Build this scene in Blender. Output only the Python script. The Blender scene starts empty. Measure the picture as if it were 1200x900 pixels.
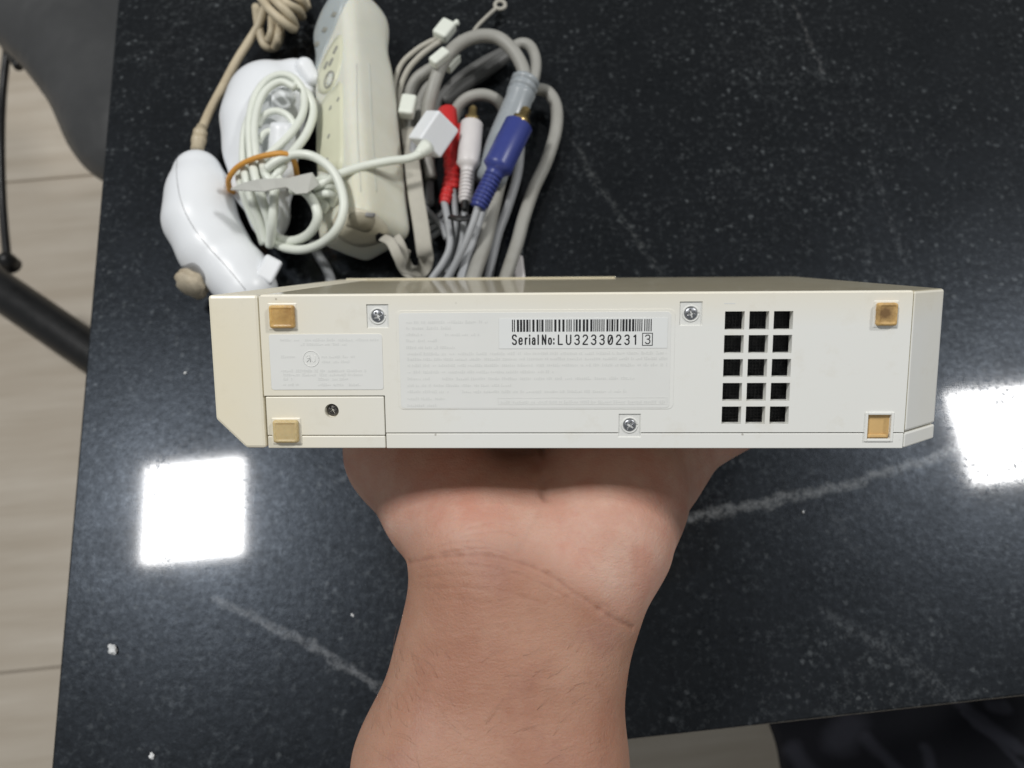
import bpy, bmesh, math, random
import numpy as np
import openvdb
from mathutils import Vector, Matrix
from mathutils.bvhtree import BVHTree
random.seed(7); rng = np.random.default_rng(7)
SC = bpy.context.scene
COL = SC.collection

# ------------------------------------------------------------------ camera, light, exposure
F = 950.0                       # focal length in pixels of a 1200 px wide frame
TH = math.radians(69.7)         # camera looks this far below the horizontal
H = 0.39                        # lens height above the table top (table top is z = 0)
CAM = Vector((0, 0, H))
RT = Vector((1, 0, 0)); UP = Vector((0, math.sin(TH), math.cos(TH))); FW = Vector((0, math.cos(TH), -math.sin(TH)))
cam_d = bpy.data.cameras.new('camera'); cam = bpy.data.objects.new('camera', cam_d); COL.objects.link(cam)
cam.location = CAM; cam.rotation_euler = (math.radians(90) - TH, 0, 0)
cam_d.sensor_width = 36; cam_d.lens = 36 * F / 1200; cam_d.clip_start = 0.01; cam_d.clip_end = 50
cam_d.dof.use_dof = True; cam_d.dof.focus_distance = 0.245; cam_d.dof.aperture_fstop = 15
SC.camera = cam
w = bpy.data.worlds.new('World'); SC.world = w; w.use_nodes = True
bg = w.node_tree.nodes['Background']; bg.inputs[0].default_value = (0.93, 0.97, 1.0, 1); bg.inputs[1].default_value = 0.15

def panel_light(x, y, power):
    l = bpy.data.lights.new('ceiling_light', 'AREA'); l.shape = 'SQUARE'; l.size = 0.292; l.energy = power
    l.color = (1.0, 0.992, 0.98)
    o = bpy.data.objects.new('ceiling_light', l); COL.objects.link(o)
    o.location = (x, y, 2.0); o.rotation_euler = (0, 0, math.radians(5.8))
    return o
panel_light(-0.946, 0.486, 21.0)
panel_light(1.515, 0.722, 19.0)
SC.view_settings.view_transform = 'Standard'; SC.view_settings.look = 'None'
SC.view_settings.exposure = 0.60; SC.view_settings.gamma = 1.0
SC.cycles.use_denoising = True
SC.cycles.max_bounces = 8; SC.cycles.sample_clamp_indirect = 6

# ------------------------------------------------------------------ helpers
def ray(px, py): return RT * ((px - 600) / F) + UP * ((450 - py) / F) + FW
def P(px, py, z=0.0):           # the point of the level plane z seen at a pixel of the 1200x900 photograph
    r = ray(px, py); return CAM + r * ((H - z) / (-r.z))
def D(px, py, d): return CAM + ray(px, py) * d
def depth(p): return (Vector(p) - CAM).dot(FW)
def prad(r, p): return r * depth(p) / F   # pixel radius -> metres at that point

def link(o, parent=None):
    COL.objects.link(o)
    if parent is not None:
        o.parent = parent; o.matrix_parent_inverse = parent.matrix_world.inverted()
    return o
def tag(o, label=None, cat=None, group=None, kind=None):
    if label: o['label'] = label
    if cat: o['category'] = cat
    if group: o['group'] = group
    if kind: o['kind'] = kind
    return o
def thing(name, label, cat, loc=(0, 0, 0), group=None):
    o = bpy.data.objects.new(name, None); o.empty_display_size = 0.02; o.matrix_world = Matrix.Translation(Vector(loc)); COL.objects.link(o)
    bpy.context.view_layer.update()
    return tag(o, label, cat, group)
def mesh(name, verts, faces, m=None, smooth=True):
    me = bpy.data.meshes.new(name); me.from_pydata([tuple(v) for v in verts], [], [tuple(int(i) for i in f) for f in faces]); me.update()
    if m: me.materials.append(m)
    if smooth: me.polygons.foreach_set('use_smooth', [True] * len(me.polygons))
    return me
def obj(name, me, parent=None, matrix=None, label=None, kind=None):
    o = bpy.data.objects.new(name, me)
    if matrix is not None: o.matrix_world = matrix
    link(o, parent); tag(o, label, kind=kind)
    return o
def from_bm(name, bm, m=None, smooth=False):
    bmesh.ops.recalc_face_normals(bm, faces=bm.faces)
    me = bpy.data.meshes.new(name); bm.to_mesh(me); bm.free()
    if m: me.materials.append(m)
    if smooth: me.polygons.foreach_set('use_smooth', [True] * len(me.polygons))
    return me
def add_box(bm, lo, hi, bev=0.0, seg=2):
    r = bmesh.ops.create_cube(bm, size=1)
    lo = Vector(lo); hi = Vector(hi)
    for v in r['verts']: v.co = Vector(((lo[i] + hi[i]) / 2 + v.co[i] * (hi[i] - lo[i])) for i in range(3))
    if bev > 0:
        es = list({e for v in r['verts'] for e in v.link_edges})
        bmesh.ops.bevel(bm, geom=es, offset=bev, segments=seg, affect='EDGES', profile=0.5)
def box_mesh(name, lo, hi, m, bev=0.0, seg=2):
    bm = bmesh.new(); add_box(bm, lo, hi, bev, seg); return from_bm(name, bm, m)
def prism_mesh(name, outline, z0, z1, m, bev=0.0):      # outline in xy, extruded along z
    bm = bmesh.new()
    a = [bm.verts.new((x, y, z0)) for x, y in outline]; b = [bm.verts.new((x, y, z1)) for x, y in outline]
    n = len(outline)
    bm.faces.new(a); bm.faces.new(b)
    for i in range(n): bm.faces.new((a[i], a[(i + 1) % n], b[(i + 1) % n], b[i]))
    bmesh.ops.recalc_face_normals(bm, faces=bm.faces)
    if bev: bmesh.ops.bevel(bm, geom=list(bm.edges), offset=bev, segments=2, affect='EDGES', profile=0.5)
    return from_bm(name, bm, m)
def spline(pts, n=8):
    pts = [Vector(p) for p in pts]
    q = [pts[0] * 2 - pts[1]] + pts + [pts[-1] * 2 - pts[-2]]
    out = []
    for i in range(1, len(q) - 2):
        a, b, c, d = q[i - 1:i + 3]
        for k in range(n):
            t = k / n
            out.append(0.5 * ((2 * b) + (c - a) * t + (2 * a - 5 * b + 4 * c - d) * t * t + (3 * b - a - 3 * c + d) * t ** 3))
    out.append(pts[-1]); return out
def tube_vf(path, rad, sides=10, flat=None, up=None, base=0):
    """round tube, or a flat ribbon when flat = thickness (width = 2*rad, lying square to up)"""
    n = len(path); V = []; Fc = []
    rads = rad if isinstance(rad, (list, tuple)) else [rad] * n
    prev = None
    for i, p in enumerate(path):
        t = (path[min(i + 1, n - 1)] - path[max(i - 1, 0)]).normalized()
        if up is not None: s = t.cross(up)
        elif prev is None:
            s = t.cross(Vector((0, 0, 1)))
            if s.length < 1e-3: s = t.cross(Vector((1, 0, 0)))
        else: s = prev - t * prev.dot(t)
        s.normalize(); prev = s; u = s.cross(t)
        for k in range(sides):
            a = 2 * math.pi * k / sides
            V.append(p + s * (math.cos(a) * rads[i]) + u * (math.sin(a) * (flat / 2 if flat else rads[i])))
    for i in range(n - 1):
        for k in range(sides):
            k2 = (k + 1) % sides
            Fc.append((base + i * sides + k, base + i * sides + k2, base + (i + 1) * sides + k2, base + (i + 1) * sides + k))
    Fc.append(tuple(base + k for k in reversed(range(sides)))); Fc.append(tuple(base + (n - 1) * sides + k for k in range(sides)))
    return V, Fc
def tube(name, pts, rad, m, parent=None, n=8, sides=10, flat=None, up=None, label=None):
    V, Fc = tube_vf(spline(pts, n), rad, sides, flat, up)
    return obj(name, mesh(name, V, Fc, m), parent, label=label)
def pxtube(name, pts, rpx, m, parent=None, **kw):        # pts = (px, py, height over the table)
    w3 = [P(*p) for p in pts]
    r = sum(prad(rpx, p) for p in w3) / len(w3)
    return tube(name, w3, r, m, parent, **kw)
def lathe(name, a, b, prof, m, parent=None, sides=20, label=None):   # prof: (fraction along a->b, radius)
    a = Vector(a); b = Vector(b); ax = b - a
    path = [a + ax * t for t, r in prof]
    # parallel frames with an explicit axis so equal fractions make steps
    t = ax.normalized(); s = t.cross(Vector((0, 0, 1)));
    if s.length < 1e-3: s = Vector((1, 0, 0))
    s.normalize(); u = s.cross(t); V = []; Fc = []; n = len(prof)
    for p, (_, r) in zip(path, prof):
        for k in range(sides):
            g = 2 * math.pi * k / sides; V.append(p + s * math.cos(g) * r + u * math.sin(g) * r)
    for i in range(n - 1):
        for k in range(sides):
            k2 = (k + 1) % sides; Fc.append((i * sides + k, i * sides + k2, (i + 1) * sides + k2, (i + 1) * sides + k))
    Fc.append(tuple(reversed(range(sides)))); Fc.append(tuple((n - 1) * sides + k for k in range(sides)))
    me = mesh(name, V, Fc, m)
    return obj(name, me, parent, label=label)

# signed distance modelling, meshed with OpenVDB
def sdf_arrays(fn, lo, hi, vox):
    lo = np.array(lo, np.float32); n = np.ceil((np.array(hi) - lo) / vox).astype(int) + 1
    X = (lo[0] + vox * np.arange(n[0], dtype=np.float32))[:, None, None]
    Y = (lo[1] + vox * np.arange(n[1], dtype=np.float32))[None, :, None]
    Z = (lo[2] + vox * np.arange(n[2], dtype=np.float32))[None, None, :]
    d = np.broadcast_to(fn(X, Y, Z), tuple(n)).astype(np.float32)
    g = openvdb.FloatGrid(background=1.0); g.copyFromArray(np.ascontiguousarray(d))
    v, q = g.convertToQuads(0.0)
    return v * vox + lo, q[:, ::-1]
def relax(v, q, it=2):
    e = np.concatenate([q[:, [0, 1]], q[:, [1, 2]], q[:, [2, 3]], q[:, [3, 0]]])
    for _ in range(it):
        s = np.zeros_like(v); c = np.zeros(len(v))
        np.add.at(s, e[:, 0], v[e[:, 1]]); np.add.at(s, e[:, 1], v[e[:, 0]])
        np.add.at(c, e[:, 0], 1); np.add.at(c, e[:, 1], 1)
        v = v * 0.5 + 0.5 * s / np.maximum(c, 1)[:, None]
    return v
def sdf_mesh(name, fn, lo, hi, vox, m, it=2):
    v, q = sdf_arrays(fn, lo, hi, vox); v = relax(v, q, it)
    me = mesh(name, v, q, m); bm = bmesh.new(); bm.from_mesh(me); bmesh.ops.recalc_face_normals(bm, faces=bm.faces); bm.to_mesh(me); bm.free()
    me.polygons.foreach_set('use_smooth', [True] * len(me.polygons)); return me
def cap(X, Y, Z, a, b, ra, rb, zs=1.0):
    ax, ay, az = a; bx, by, bz = b; dx, dy, dz = bx - ax, by - ay, (bz - az) * zs
    px, py, pz = X - ax, Y - ay, (Z - az) * zs
    h = np.clip((px * dx + py * dy + pz * dz) / (dx * dx + dy * dy + dz * dz + 1e-12), 0, 1)
    return np.sqrt((px - h * dx) ** 2 + (py - h * dy) ** 2 + (pz - h * dz) ** 2) - (ra + (rb - ra) * h)
def smin(a, b, k):
    h = np.clip(0.5 + 0.5 * (b - a) / k, 0, 1); return b + (a - b) * h - k * h * (1 - h)
def smax(a, b, k): return -smin(-a, -b, k)
def rbox(X, Y, Z, c, hs, r):
    qx = np.abs(X - c[0]) - (hs[0] - r); qy = np.abs(Y - c[1]) - (hs[1] - r); qz = np.abs(Z - c[2]) - (hs[2] - r)
    return np.sqrt(np.maximum(qx, 0) ** 2 + np.maximum(qy, 0) ** 2 + np.maximum(qz, 0) ** 2) + np.minimum(np.maximum(qx, np.maximum(qy, qz)), 0) - r
def bvh_of(me): return BVHTree.FromPolygons([v.co.copy() for v in me.vertices], [tuple(p.vertices) for p in me.polygons])
def on_surf(bvh, px, py):
    hit = bvh.ray_cast(CAM, ray(px, py).normalized())
    return (hit[0], hit[1]) if hit[0] is not None else (None, None)
def surf_line(name, bvh, pts, rad, m, parent, n=6, lift=0.0):   # thin seam laid on a surface
    s = [Vector((a, b, 0)) for a, b in pts]; out = []
    for q in spline(s, n):
        p, nn = on_surf(bvh, q.x, q.y)
        if p is not None: out.append(p + nn * lift)
    V, Fc = tube_vf(out, rad, 6); return obj(name, mesh(name, V, Fc, m), parent)
def patch(name, bvh, poly, m, parent, thick=0.0004, rings=4, label=None):   # thin plate that follows a surface
    poly = [Vector((a, b, 0)) for a, b in poly]
    poly = spline(poly + [poly[0]], 4)[:-1]; c = sum(poly, Vector()) / len(poly)
    if on_surf(bvh, c.x, c.y)[0] is None: return None
    V = []; Fc = []; n = len(poly)
    def put(x, y, lift):
        p, nn = on_surf(bvh, x, y)
        V.append((p + nn * lift) if p is not None else (V[-1] if V else CAM))
    put(c.x, c.y, thick)
    for r in range(1, rings + 1):
        for q in poly:
            t = c + (q - c) * (r / rings); put(t.x, t.y, thick)
    for q in poly: put(q.x, q.y, -0.0004)
    for k in range(n): Fc.append((0, 1 + k, 1 + (k + 1) % n))
    for r in range(rings):
        b0 = 1 + r * n; b1 = b0 + n
        for k in range(n): Fc.append((b0 + k, b1 + k, b1 + (k + 1) % n, b0 + (k + 1) % n))
    me = mesh(name, V, Fc, m, smooth=True)
    bm = bmesh.new(); bm.from_mesh(me); bmesh.ops.recalc_face_normals(bm, faces=bm.faces); bm.to_mesh(me); bm.free()
    return obj(name, me, parent, label=label)

# ------------------------------------------------------------------ materials
class NT:
    def __init__(s, name):
        s.m = bpy.data.materials.new(name); s.m.use_nodes = True; s.t = s.m.node_tree; s.b = s.t.nodes['Principled BSDF']
    def n(s, kind, **kw):
        x = s.t.nodes.new(kind)
        for k, v in kw.items():
            if hasattr(x, k): setattr(x, k, v)
            else: x.inputs[k].default_value = v
        return x
    def l(s, a, b): s.t.links.new(a, b)
    def put(s, sock, v):
        if isinstance(v, bpy.types.NodeSocket): s.l(v, sock)
        else: sock.default_value = v
    def math(s, op, a, b=0.0, clamp=False):
        x = s.n('ShaderNodeMath', operation=op, use_clamp=clamp)
        s.put(x.inputs[0], a); s.put(x.inputs[1], b); return x.outputs[0]
    def vm(s, op, a, b=None):
        x = s.n('ShaderNodeVectorMath', operation=op); s.put(x.inputs[0], a)
        if b is not None: s.put(x.inputs[1], b)
        return x
    def coord(s): return s.n('ShaderNodeTexCoord').outputs['Object']
    def noise(s, vec, scale, detail=4, rough=0.6):
        x = s.n('ShaderNodeTexNoise'); s.put(x.inputs['Vector'], vec); x.inputs['Scale'].default_value = scale; x.inputs['Detail'].default_value = detail; x.inputs['Roughness'].default_value = rough
        return x
    def ramp(s, v, lo, hi, a=0.0, b=1.0):
        x = s.n('ShaderNodeMapRange'); s.put(x.inputs[0], v)
        for i, q in enumerate((lo, hi, a, b)): x.inputs[i + 1].default_value = q
        x.clamp = True; return x.outputs[0]
    def mix(s, f, a, b):
        x = s.n('ShaderNodeMix', data_type='RGBA'); s.put(x.inputs[0], f); s.put(x.inputs[6], a); s.put(x.inputs[7], b); return x.outputs[2]
    def seg(s, p, a, b):            # distance from p to a segment
        a = Vector(a); b = Vector(b); ba = b - a; L2 = max(ba.length_squared, 1e-12)
        pa = s.vm('SUBTRACT', p, tuple(a)).outputs[0]
        h = s.math('MULTIPLY', s.vm('DOT_PRODUCT', pa, tuple(ba)).outputs['Value'], 1 / L2, True)
        x = s.n('ShaderNodeVectorMath', operation='SCALE'); x.inputs[0].default_value = tuple(ba); s.l(h, x.inputs['Scale'])
        return s.vm('DISTANCE', pa, x.outputs[0]).outputs['Value']
    def bump(s, h, strength, dist=0.001):
        x = s.n('ShaderNodeBump'); x.inputs['Strength'].default_value = strength; x.inputs['Distance'].default_value = dist
        s.l(h, x.inputs['Height']); s.l(x.outputs[0], s.b.inputs['Normal'])
def rgb(r, g, b): # sRGB 0-255 -> linear
    f = lambda c: ((c / 255 + 0.055) / 1.055) ** 2.4 if c > 10 else c / 255 / 12.92
    return (f(r), f(g), f(b), 1)
def plain(name, c, rough=0.4, metal=0.0, coat=0.0, var=0.08, scale=60, sss=0.0, dirt=None, bump=0.0):
    N = NT(name); b = N.b
    co = N.coord(); no = N.noise(co, scale, 5)
    dark = tuple(x * (1 - var * 2) for x in c[:3]) + (1,); lite = tuple(min(1, x * (1 + var)) for x in c[:3]) + (1,)
    col = N.mix(no.outputs[0], dark, lite)
    if dirt:
        d2 = N.noise(co, scale * 0.35, 6, 0.7); col = N.mix(N.ramp(d2.outputs[0], 0.5, 0.75, 0, dirt[1]), col, dirt[0])
    N.l(col, b.inputs['Base Color'])
    N.l(N.ramp(no.outputs[0], 0.3, 0.7, max(0.02, rough - 0.06), rough + 0.08), b.inputs['Roughness'])
    b.inputs['Metallic'].default_value = metal; b.inputs['Coat Weight'].default_value = coat
    if sss: b.inputs['Subsurface Weight'].default_value = sss; b.inputs['Subsurface Radius'].default_value = (0.004, 0.003, 0.002); b.inputs['Subsurface Scale'].default_value = 1.0
    if bump:
        fine = N.noise(co, scale * 20, 3); N.bump(fine.outputs[0], bump, 0.0003)
    return N.m

M = {}
M['white'] = plain('white_gloss_plastic', (0.80, 0.82, 0.84, 1), 0.34, coat=0.0, var=0.02, scale=30)
M['white_cord'] = plain('white_cord_vinyl', (0.74, 0.77, 0.69, 1), 0.38, var=0.04, scale=80)
M['brown_cord'] = plain('yellowed_cord_vinyl', (0.55, 0.47, 0.33, 1), 0.5, var=0.12, scale=90, dirt=((0.34, 0.26, 0.16, 1), 0.6))
M['grey_cord'] = plain('grey_cable_vinyl', (0.335, 0.33, 0.30, 1), 0.5, var=0.10, scale=70, dirt=((0.22, 0.20, 0.16, 1), 0.5))
M['thin_cord'] = plain('thin_grey_cable_vinyl', (0.34, 0.35, 0.36, 1), 0.42, var=0.05, scale=70)
M['dark_cord'] = plain('dark_grey_cable_vinyl', (0.10, 0.10, 0.095, 1), 0.5, var=0.08, scale=70)
M['strap'] = plain('strap_ribbon', (0.45, 0.43, 0.37, 1), 0.7, var=0.08, scale=200, bump=0.3)
M['jacket'] = plain('yellowed_silicone_sleeve', (0.70, 0.70, 0.61, 1), 0.45, var=0.07, scale=35, sss=0.5, dirt=((0.60, 0.57, 0.42, 1), 0.6))
M['jacket_clear'] = plain('clear_grey_silicone', (0.40, 0.44, 0.44, 1), 0.35, var=0.05, scale=40, sss=0.2)
M['remote'] = plain('cream_remote_plastic', (0.68, 0.68, 0.51, 1), 0.4, var=0.05, scale=60)
M['tan'] = plain('shaded_tan_plastic', (0.60, 0.56, 0.44, 1), 0.5, var=0.08, scale=80)  # tan end plastic, partly darkened in colour for the shade on the end face
M['dimgrey'] = plain('worn_grey_button', (0.30, 0.30, 0.26, 1), 0.5, var=0.1)
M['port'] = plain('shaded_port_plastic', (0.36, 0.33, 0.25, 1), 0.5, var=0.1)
M['black'] = plain('black_plastic', (0.012, 0.012, 0.012, 1), 0.5)
M['darkhole'] = plain('dark_interior_plastic', (0.03, 0.03, 0.032, 1), 0.6, var=0.4, scale=500)
M['rubberband'] = plain('orange_rubber', (0.62, 0.29, 0.045, 1), 0.45, var=0.1)
M['tab'] = plain('frosted_grey_plastic', (0.50, 0.50, 0.46, 1), 0.35, var=0.05)
M['red'] = plain('red_plug_plastic', (0.56, 0.025, 0.025, 1), 0.38)
M['blue'] = plain('blue_plug_plastic', (0.035, 0.05, 0.23, 1), 0.38)
M['wplug'] = plain('white_plug_plastic', (0.66, 0.63, 0.62, 1), 0.35)
M['green'] = plain('green_cable_vinyl', (0.015, 0.06, 0.04, 1), 0.45)
M['gold'] = plain('gold_plating', (0.72, 0.52, 0.22, 1), 0.28, metal=1.0)
M['steel'] = plain('screw_steel', (0.42, 0.43, 0.45, 1), 0.33, metal=1.0, var=0.15, scale=900)
M['sleeve'] = plain('translucent_grey_sleeve', (0.33, 0.36, 0.38, 1), 0.25, var=0.06, coat=0.4)
M['stick'] = plain('grimy_stick_rubber', (0.55, 0.48, 0.36, 1), 0.65, var=0.25, scale=200, dirt=((0.26, 0.19, 0.11, 1), 0.7))
M['seam'] = plain('seam_recess_shade', (0.26, 0.26, 0.26, 1), 0.6)  # dark grey painted in for shade in the seam, stick well and slot
M['chairmetal'] = plain('black_painted_metal', (0.008, 0.008, 0.008, 1), 0.4, var=0.15, scale=100, bump=0.2)

def mat_granite():
    N = NT('black_granite'); co = N.coord()
    big = N.noise(co, 9, 5); fine = N.noise(co, 420, 4, 0.7); mid = N.noise(co, 300, 6, 0.78)
    base = N.mix(N.ramp(N.math('ADD', mid.outputs[0], N.math('ADD', N.ramp(big.outputs[0], 0.3, 0.7, -0.05, 0.05), N.ramp(N.noise(co, 75, 3, 0.6).outputs[0], 0.3, 0.7, -0.09, 0.07))), 0.53, 0.74), (0.0040, 0.0046, 0.0051, 1), (0.032, 0.035, 0.036, 1))
    v = N.n('ShaderNodeTexVoronoi', feature='F1'); N.l(N.vm('ADD', co, N.vm('MULTIPLY', fine.outputs['Color'], (0.004, 0.004, 0.004)).outputs[0]).outputs[0], v.inputs['Vector']); v.inputs['Scale'].default_value = 260
    sep = N.n('ShaderNodeSeparateColor'); N.l(v.outputs['Color'], sep.inputs[0])
    fleck = N.math('MULTIPLY', N.ramp(v.outputs['Distance'], 0.10, 0.42, 1, 0), N.ramp(sep.outputs[0], 0.72, 1.0))
    fleck = N.math('MULTIPLY', fleck, N.ramp(big.outputs[0], 0.35, 0.65, 0.35, 1))
    col = N.mix(N.math('MULTIPLY', fleck, 0.8), base, (0.12, 0.13, 0.135, 1))
    col = N.mix(N.ramp(N.math('MULTIPLY', fine.outputs[0], N.ramp(big.outputs[0], 0.3, 0.7, 0.85, 1.1)), 0.60, 0.78, 0, 0.8), col, (0.07, 0.074, 0.074, 1))
    # veins, laid out on the stone
    wob = N.vm('MULTIPLY', N.vm('SUBTRACT', N.noise(co, 75, 6, 0.75).outputs['Color'], (0.5, 0.5, 0.5)).outputs[0], (0.013, 0.013, 0.0)).outputs[0]
    p = N.vm('ADD', co, wob).outputs[0]
    def line(px, wid, amt, c):
        nonlocal col
        d = None
        for a, b in zip(px, px[1:]):
            s = N.seg(p, P(*a), P(*b)); d = s if d is None else N.math('MINIMUM', d, s)
        brk = N.ramp(N.noise(co, 260, 5, 0.8).outputs[0], *( (0.36, 0.58, 0.1, 1) if amt > 0.8 else (0.46, 0.60, 0.0, 1) ))
        f = N.math('MULTIPLY', N.ramp(d, wid * 0.25, wid, amt, 0), brk)
        col = N.mix(f, col, c)
    line([(790, 612), (880, 592), (985, 570), (1100, 535), (1230, 470)], 0.0036, 0.95, (0.20, 0.205, 0.205, 1))
    line([(250, 700), (340, 745), (445, 803)], 0.0028, 0.85, (0.17, 0.175, 0.18, 1))
    line([(672, 165), (700, 215), (780, 330)], 0.0028, 0.6, (0.085, 0.09, 0.09, 1))
    line([(930, 5), (965, 85)], 0.0017, 0.7, (0.11, 0.11, 0.11, 1))
    line([(1020, 190), (1065, 320)], 0.0024, 0.5, (0.075, 0.08, 0.083, 1))
    line([(970, 720), (1030, 755), (1120, 815)], 0.0045, 0.6, (0.07, 0.075, 0.078, 1))
    line([(970, 600), (1010, 655)], 0.003, 0.5, (0.08, 0.085, 0.09, 1)); line([(985, 612), (1035, 585)], 0.0025, 0.5, (0.08, 0.085, 0.09, 1))
    N.l(col, N.b.inputs['Base Color'])
    sm = N.noise(co, 28, 5, 0.7)
    N.l(N.ramp(sm.outputs[0], 0.3, 0.7, 0.27, 0.37), N.b.inputs['Roughness'])
    N.l(N.ramp(N.noise(co, 300, 6, 0.78).outputs[0], 0.36, 0.66, 0.13, 0.26), N.b.inputs['Specular IOR Level'])
    pit = N.math('MULTIPLY', N.ramp(N.noise(co, 420, 4, 0.7).outputs[0], 0.52, 0.60, 0, 1), N.ramp(N.noise(co, 38, 3, 0.6).outputs[0], 0.46, 0.58, 0.0, 1))
    N.l(N.ramp(pit, 0, 1, 0.48, 0.03), N.b.inputs['Coat Weight']); N.b.inputs['Coat Roughness'].default_value = 0.06; N.b.inputs['Specular Tint'].default_value = (0.70, 0.82, 1.0, 1)
    N.bump(N.math('ADD', N.noise(co, 240, 5, 0.7).outputs[0], N.math('MULTIPLY', N.noise(co, 60, 3).outputs[0], 0.6)), 0.16, 0.0004)
    return N.m
M['granite'] = mat_granite()

def mat_floor():
    N = NT('greige_floor_tile'); co = N.coord()
    st = N.n('ShaderNodeMapping'); N.l(co, st.inputs[0]); st.inputs['Scale'].default_value = (2.2, 22, 1)
    a = N.noise(st.outputs[0], 1.0, 6, 0.6); b = N.noise(co, 5, 4)
    c = N.mix(N.ramp(a.outputs[0], 0.3, 0.7), (0.46, 0.39, 0.30, 1), (0.66, 0.595, 0.50, 1))
    c = N.mix(N.ramp(b.outputs[0], 0.35, 0.7, 0, 0.4), c, (0.50, 0.42, 0.325, 1))
    N.l(c, N.b.inputs['Base Color']); N.b.inputs['Roughness'].default_value = 0.42
    return N.m
M['tile'] = mat_floor()
M['grout'] = plain('floor_grout', (0.44, 0.39, 0.33, 1), 0.8)

def mat_shell(name, c, yellow, amt):
    N = NT(name); co = N.coord()
    n1 = N.noise(co, 14, 5, 0.6); n2 = N.noise(co, 70, 5, 0.7); sx = N.n('ShaderNodeSeparateXYZ'); N.l(co, sx.inputs[0])
    # sun-yellowed plastic: strongest towards the front end and the upper long edge
    yx = N.ramp(sx.outputs[0], 0.0, 0.075, 1, 0.0); yy = N.ramp(sx.outputs[1], -0.010, 0.0005, 0, 0.7)
    yz = N.math('MULTIPLY', N.ramp(sx.outputs[2], -0.008, -0.0035, 1, 0), N.ramp(sx.outputs[0], 0.195, 0.200, 1, 0.1))
    f = N.math('MAXIMUM', N.math('MAXIMUM', yx, yy), yz); f = N.math('MULTIPLY', f, N.ramp(n1.outputs[0], 0.25, 0.7, 0.6, 1.1))
    col = N.mix(N.math('MULTIPLY', f, amt), c, yellow)
    col = N.mix(N.ramp(n2.outputs[0], 0.56, 0.78, 0, 0.35), col, (0.66, 0.60, 0.47, 1))
    v = N.n('ShaderNodeTexVoronoi', voronoi_dimensions='2D'); N.l(N.vm('ADD', co, N.vm('MULTIPLY', n2.outputs['Color'], (0.002, 0.002, 0)).outputs[0]).outputs[0], v.inputs['Vector']); v.inputs['Scale'].default_value = 75
    sp = N.n('ShaderNodeSeparateColor'); N.l(v.outputs['Color'], sp.inputs[0])
    spot = N.math('MULTIPLY', N.ramp(v.outputs['Distance'], 0.010, 0.035, 1, 0), N.ramp(sp.outputs[1], 0.86, 0.95))
    col = N.mix(N.math('MULTIPLY', spot, 0.55), col, (0.16, 0.12, 0.08, 1))
    N.l(col, N.b.inputs['Base Color'])
    N.l(N.ramp(n2.outputs[0], 0.3, 0.7, 0.30, 0.42), N.b.inputs['Roughness'])
    N.bump(N.noise(co, 2500, 2).outputs[0], 0.04, 0.0002)
    return N.m
M['shell'] = mat_shell('console_white_plastic', (0.83, 0.828, 0.785, 1), (0.83, 0.755, 0.57, 1), 0.9)
M['topshell'] = mat_shell('console_gloss_yellowed_dim', (0.66, 0.61, 0.46, 1), (0.60, 0.53, 0.37, 1), 0.8)  # yellowed gloss, also darkened in colour for the dim upper side
M['topshell'].node_tree.nodes['Principled BSDF'].inputs['Coat Weight'].default_value = 0.6
M['label'] = plain('label_film', (0.80, 0.80, 0.765, 1), 0.42, var=0.02, scale=60)
M['sticker'] = plain('white_sticker', (0.81, 0.82, 0.80, 1), 0.4, var=0.015, scale=60)
M['faint'] = plain('faint_grey_print', (0.752, 0.754, 0.722, 1), 0.5, var=0.04)
M['mark'] = plain('very_faint_print', (0.765, 0.766, 0.735, 1), 0.5, var=0.03)
M['ink'] = plain('black_ink', (0.018, 0.018, 0.02, 1), 0.5)
M['amber'] = plain('aged_amber_rubber', (0.70, 0.45, 0.165, 1), 0.38, var=0.12, scale=160, sss=0.3, dirt=((0.26, 0.13, 0.04, 1), 0.8))
M['paleamber'] = plain('pale_amber_rubber', (0.62, 0.48, 0.25, 1), 0.5, var=0.10, scale=160, sss=0.3, dirt=((0.32, 0.21, 0.09, 1), 0.5))
def mat_stained():
    N = NT('stained_amber_rubber'); co = N.coord()
    n1 = N.noise(co, 330, 5, 0.75); d = N.vm('DISTANCE', co, (0.1929, -0.0062, 0.0012)).outputs['Value']
    f = N.math('MULTIPLY', N.ramp(N.math('ADD', d, N.math('MULTIPLY', N.math('SUBTRACT', n1.outputs[0], 0.5), 0.004)), 0.0010, 0.0034, 1, 0), 0.85)
    col = N.mix(f, N.mix(n1.outputs[0], (0.55, 0.33, 0.10, 1), (0.68, 0.46, 0.20, 1)), (0.13, 0.065, 0.025, 1))
    N.l(col, N.b.inputs['Base Color']); N.b.inputs['Roughness'].default_value = 0.55; return N.m
M['stained'] = mat_stained()
M['glue'] = plain('amber_glue', (0.68, 0.45, 0.19, 1), 0.4, var=0.1, scale=200)

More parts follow.
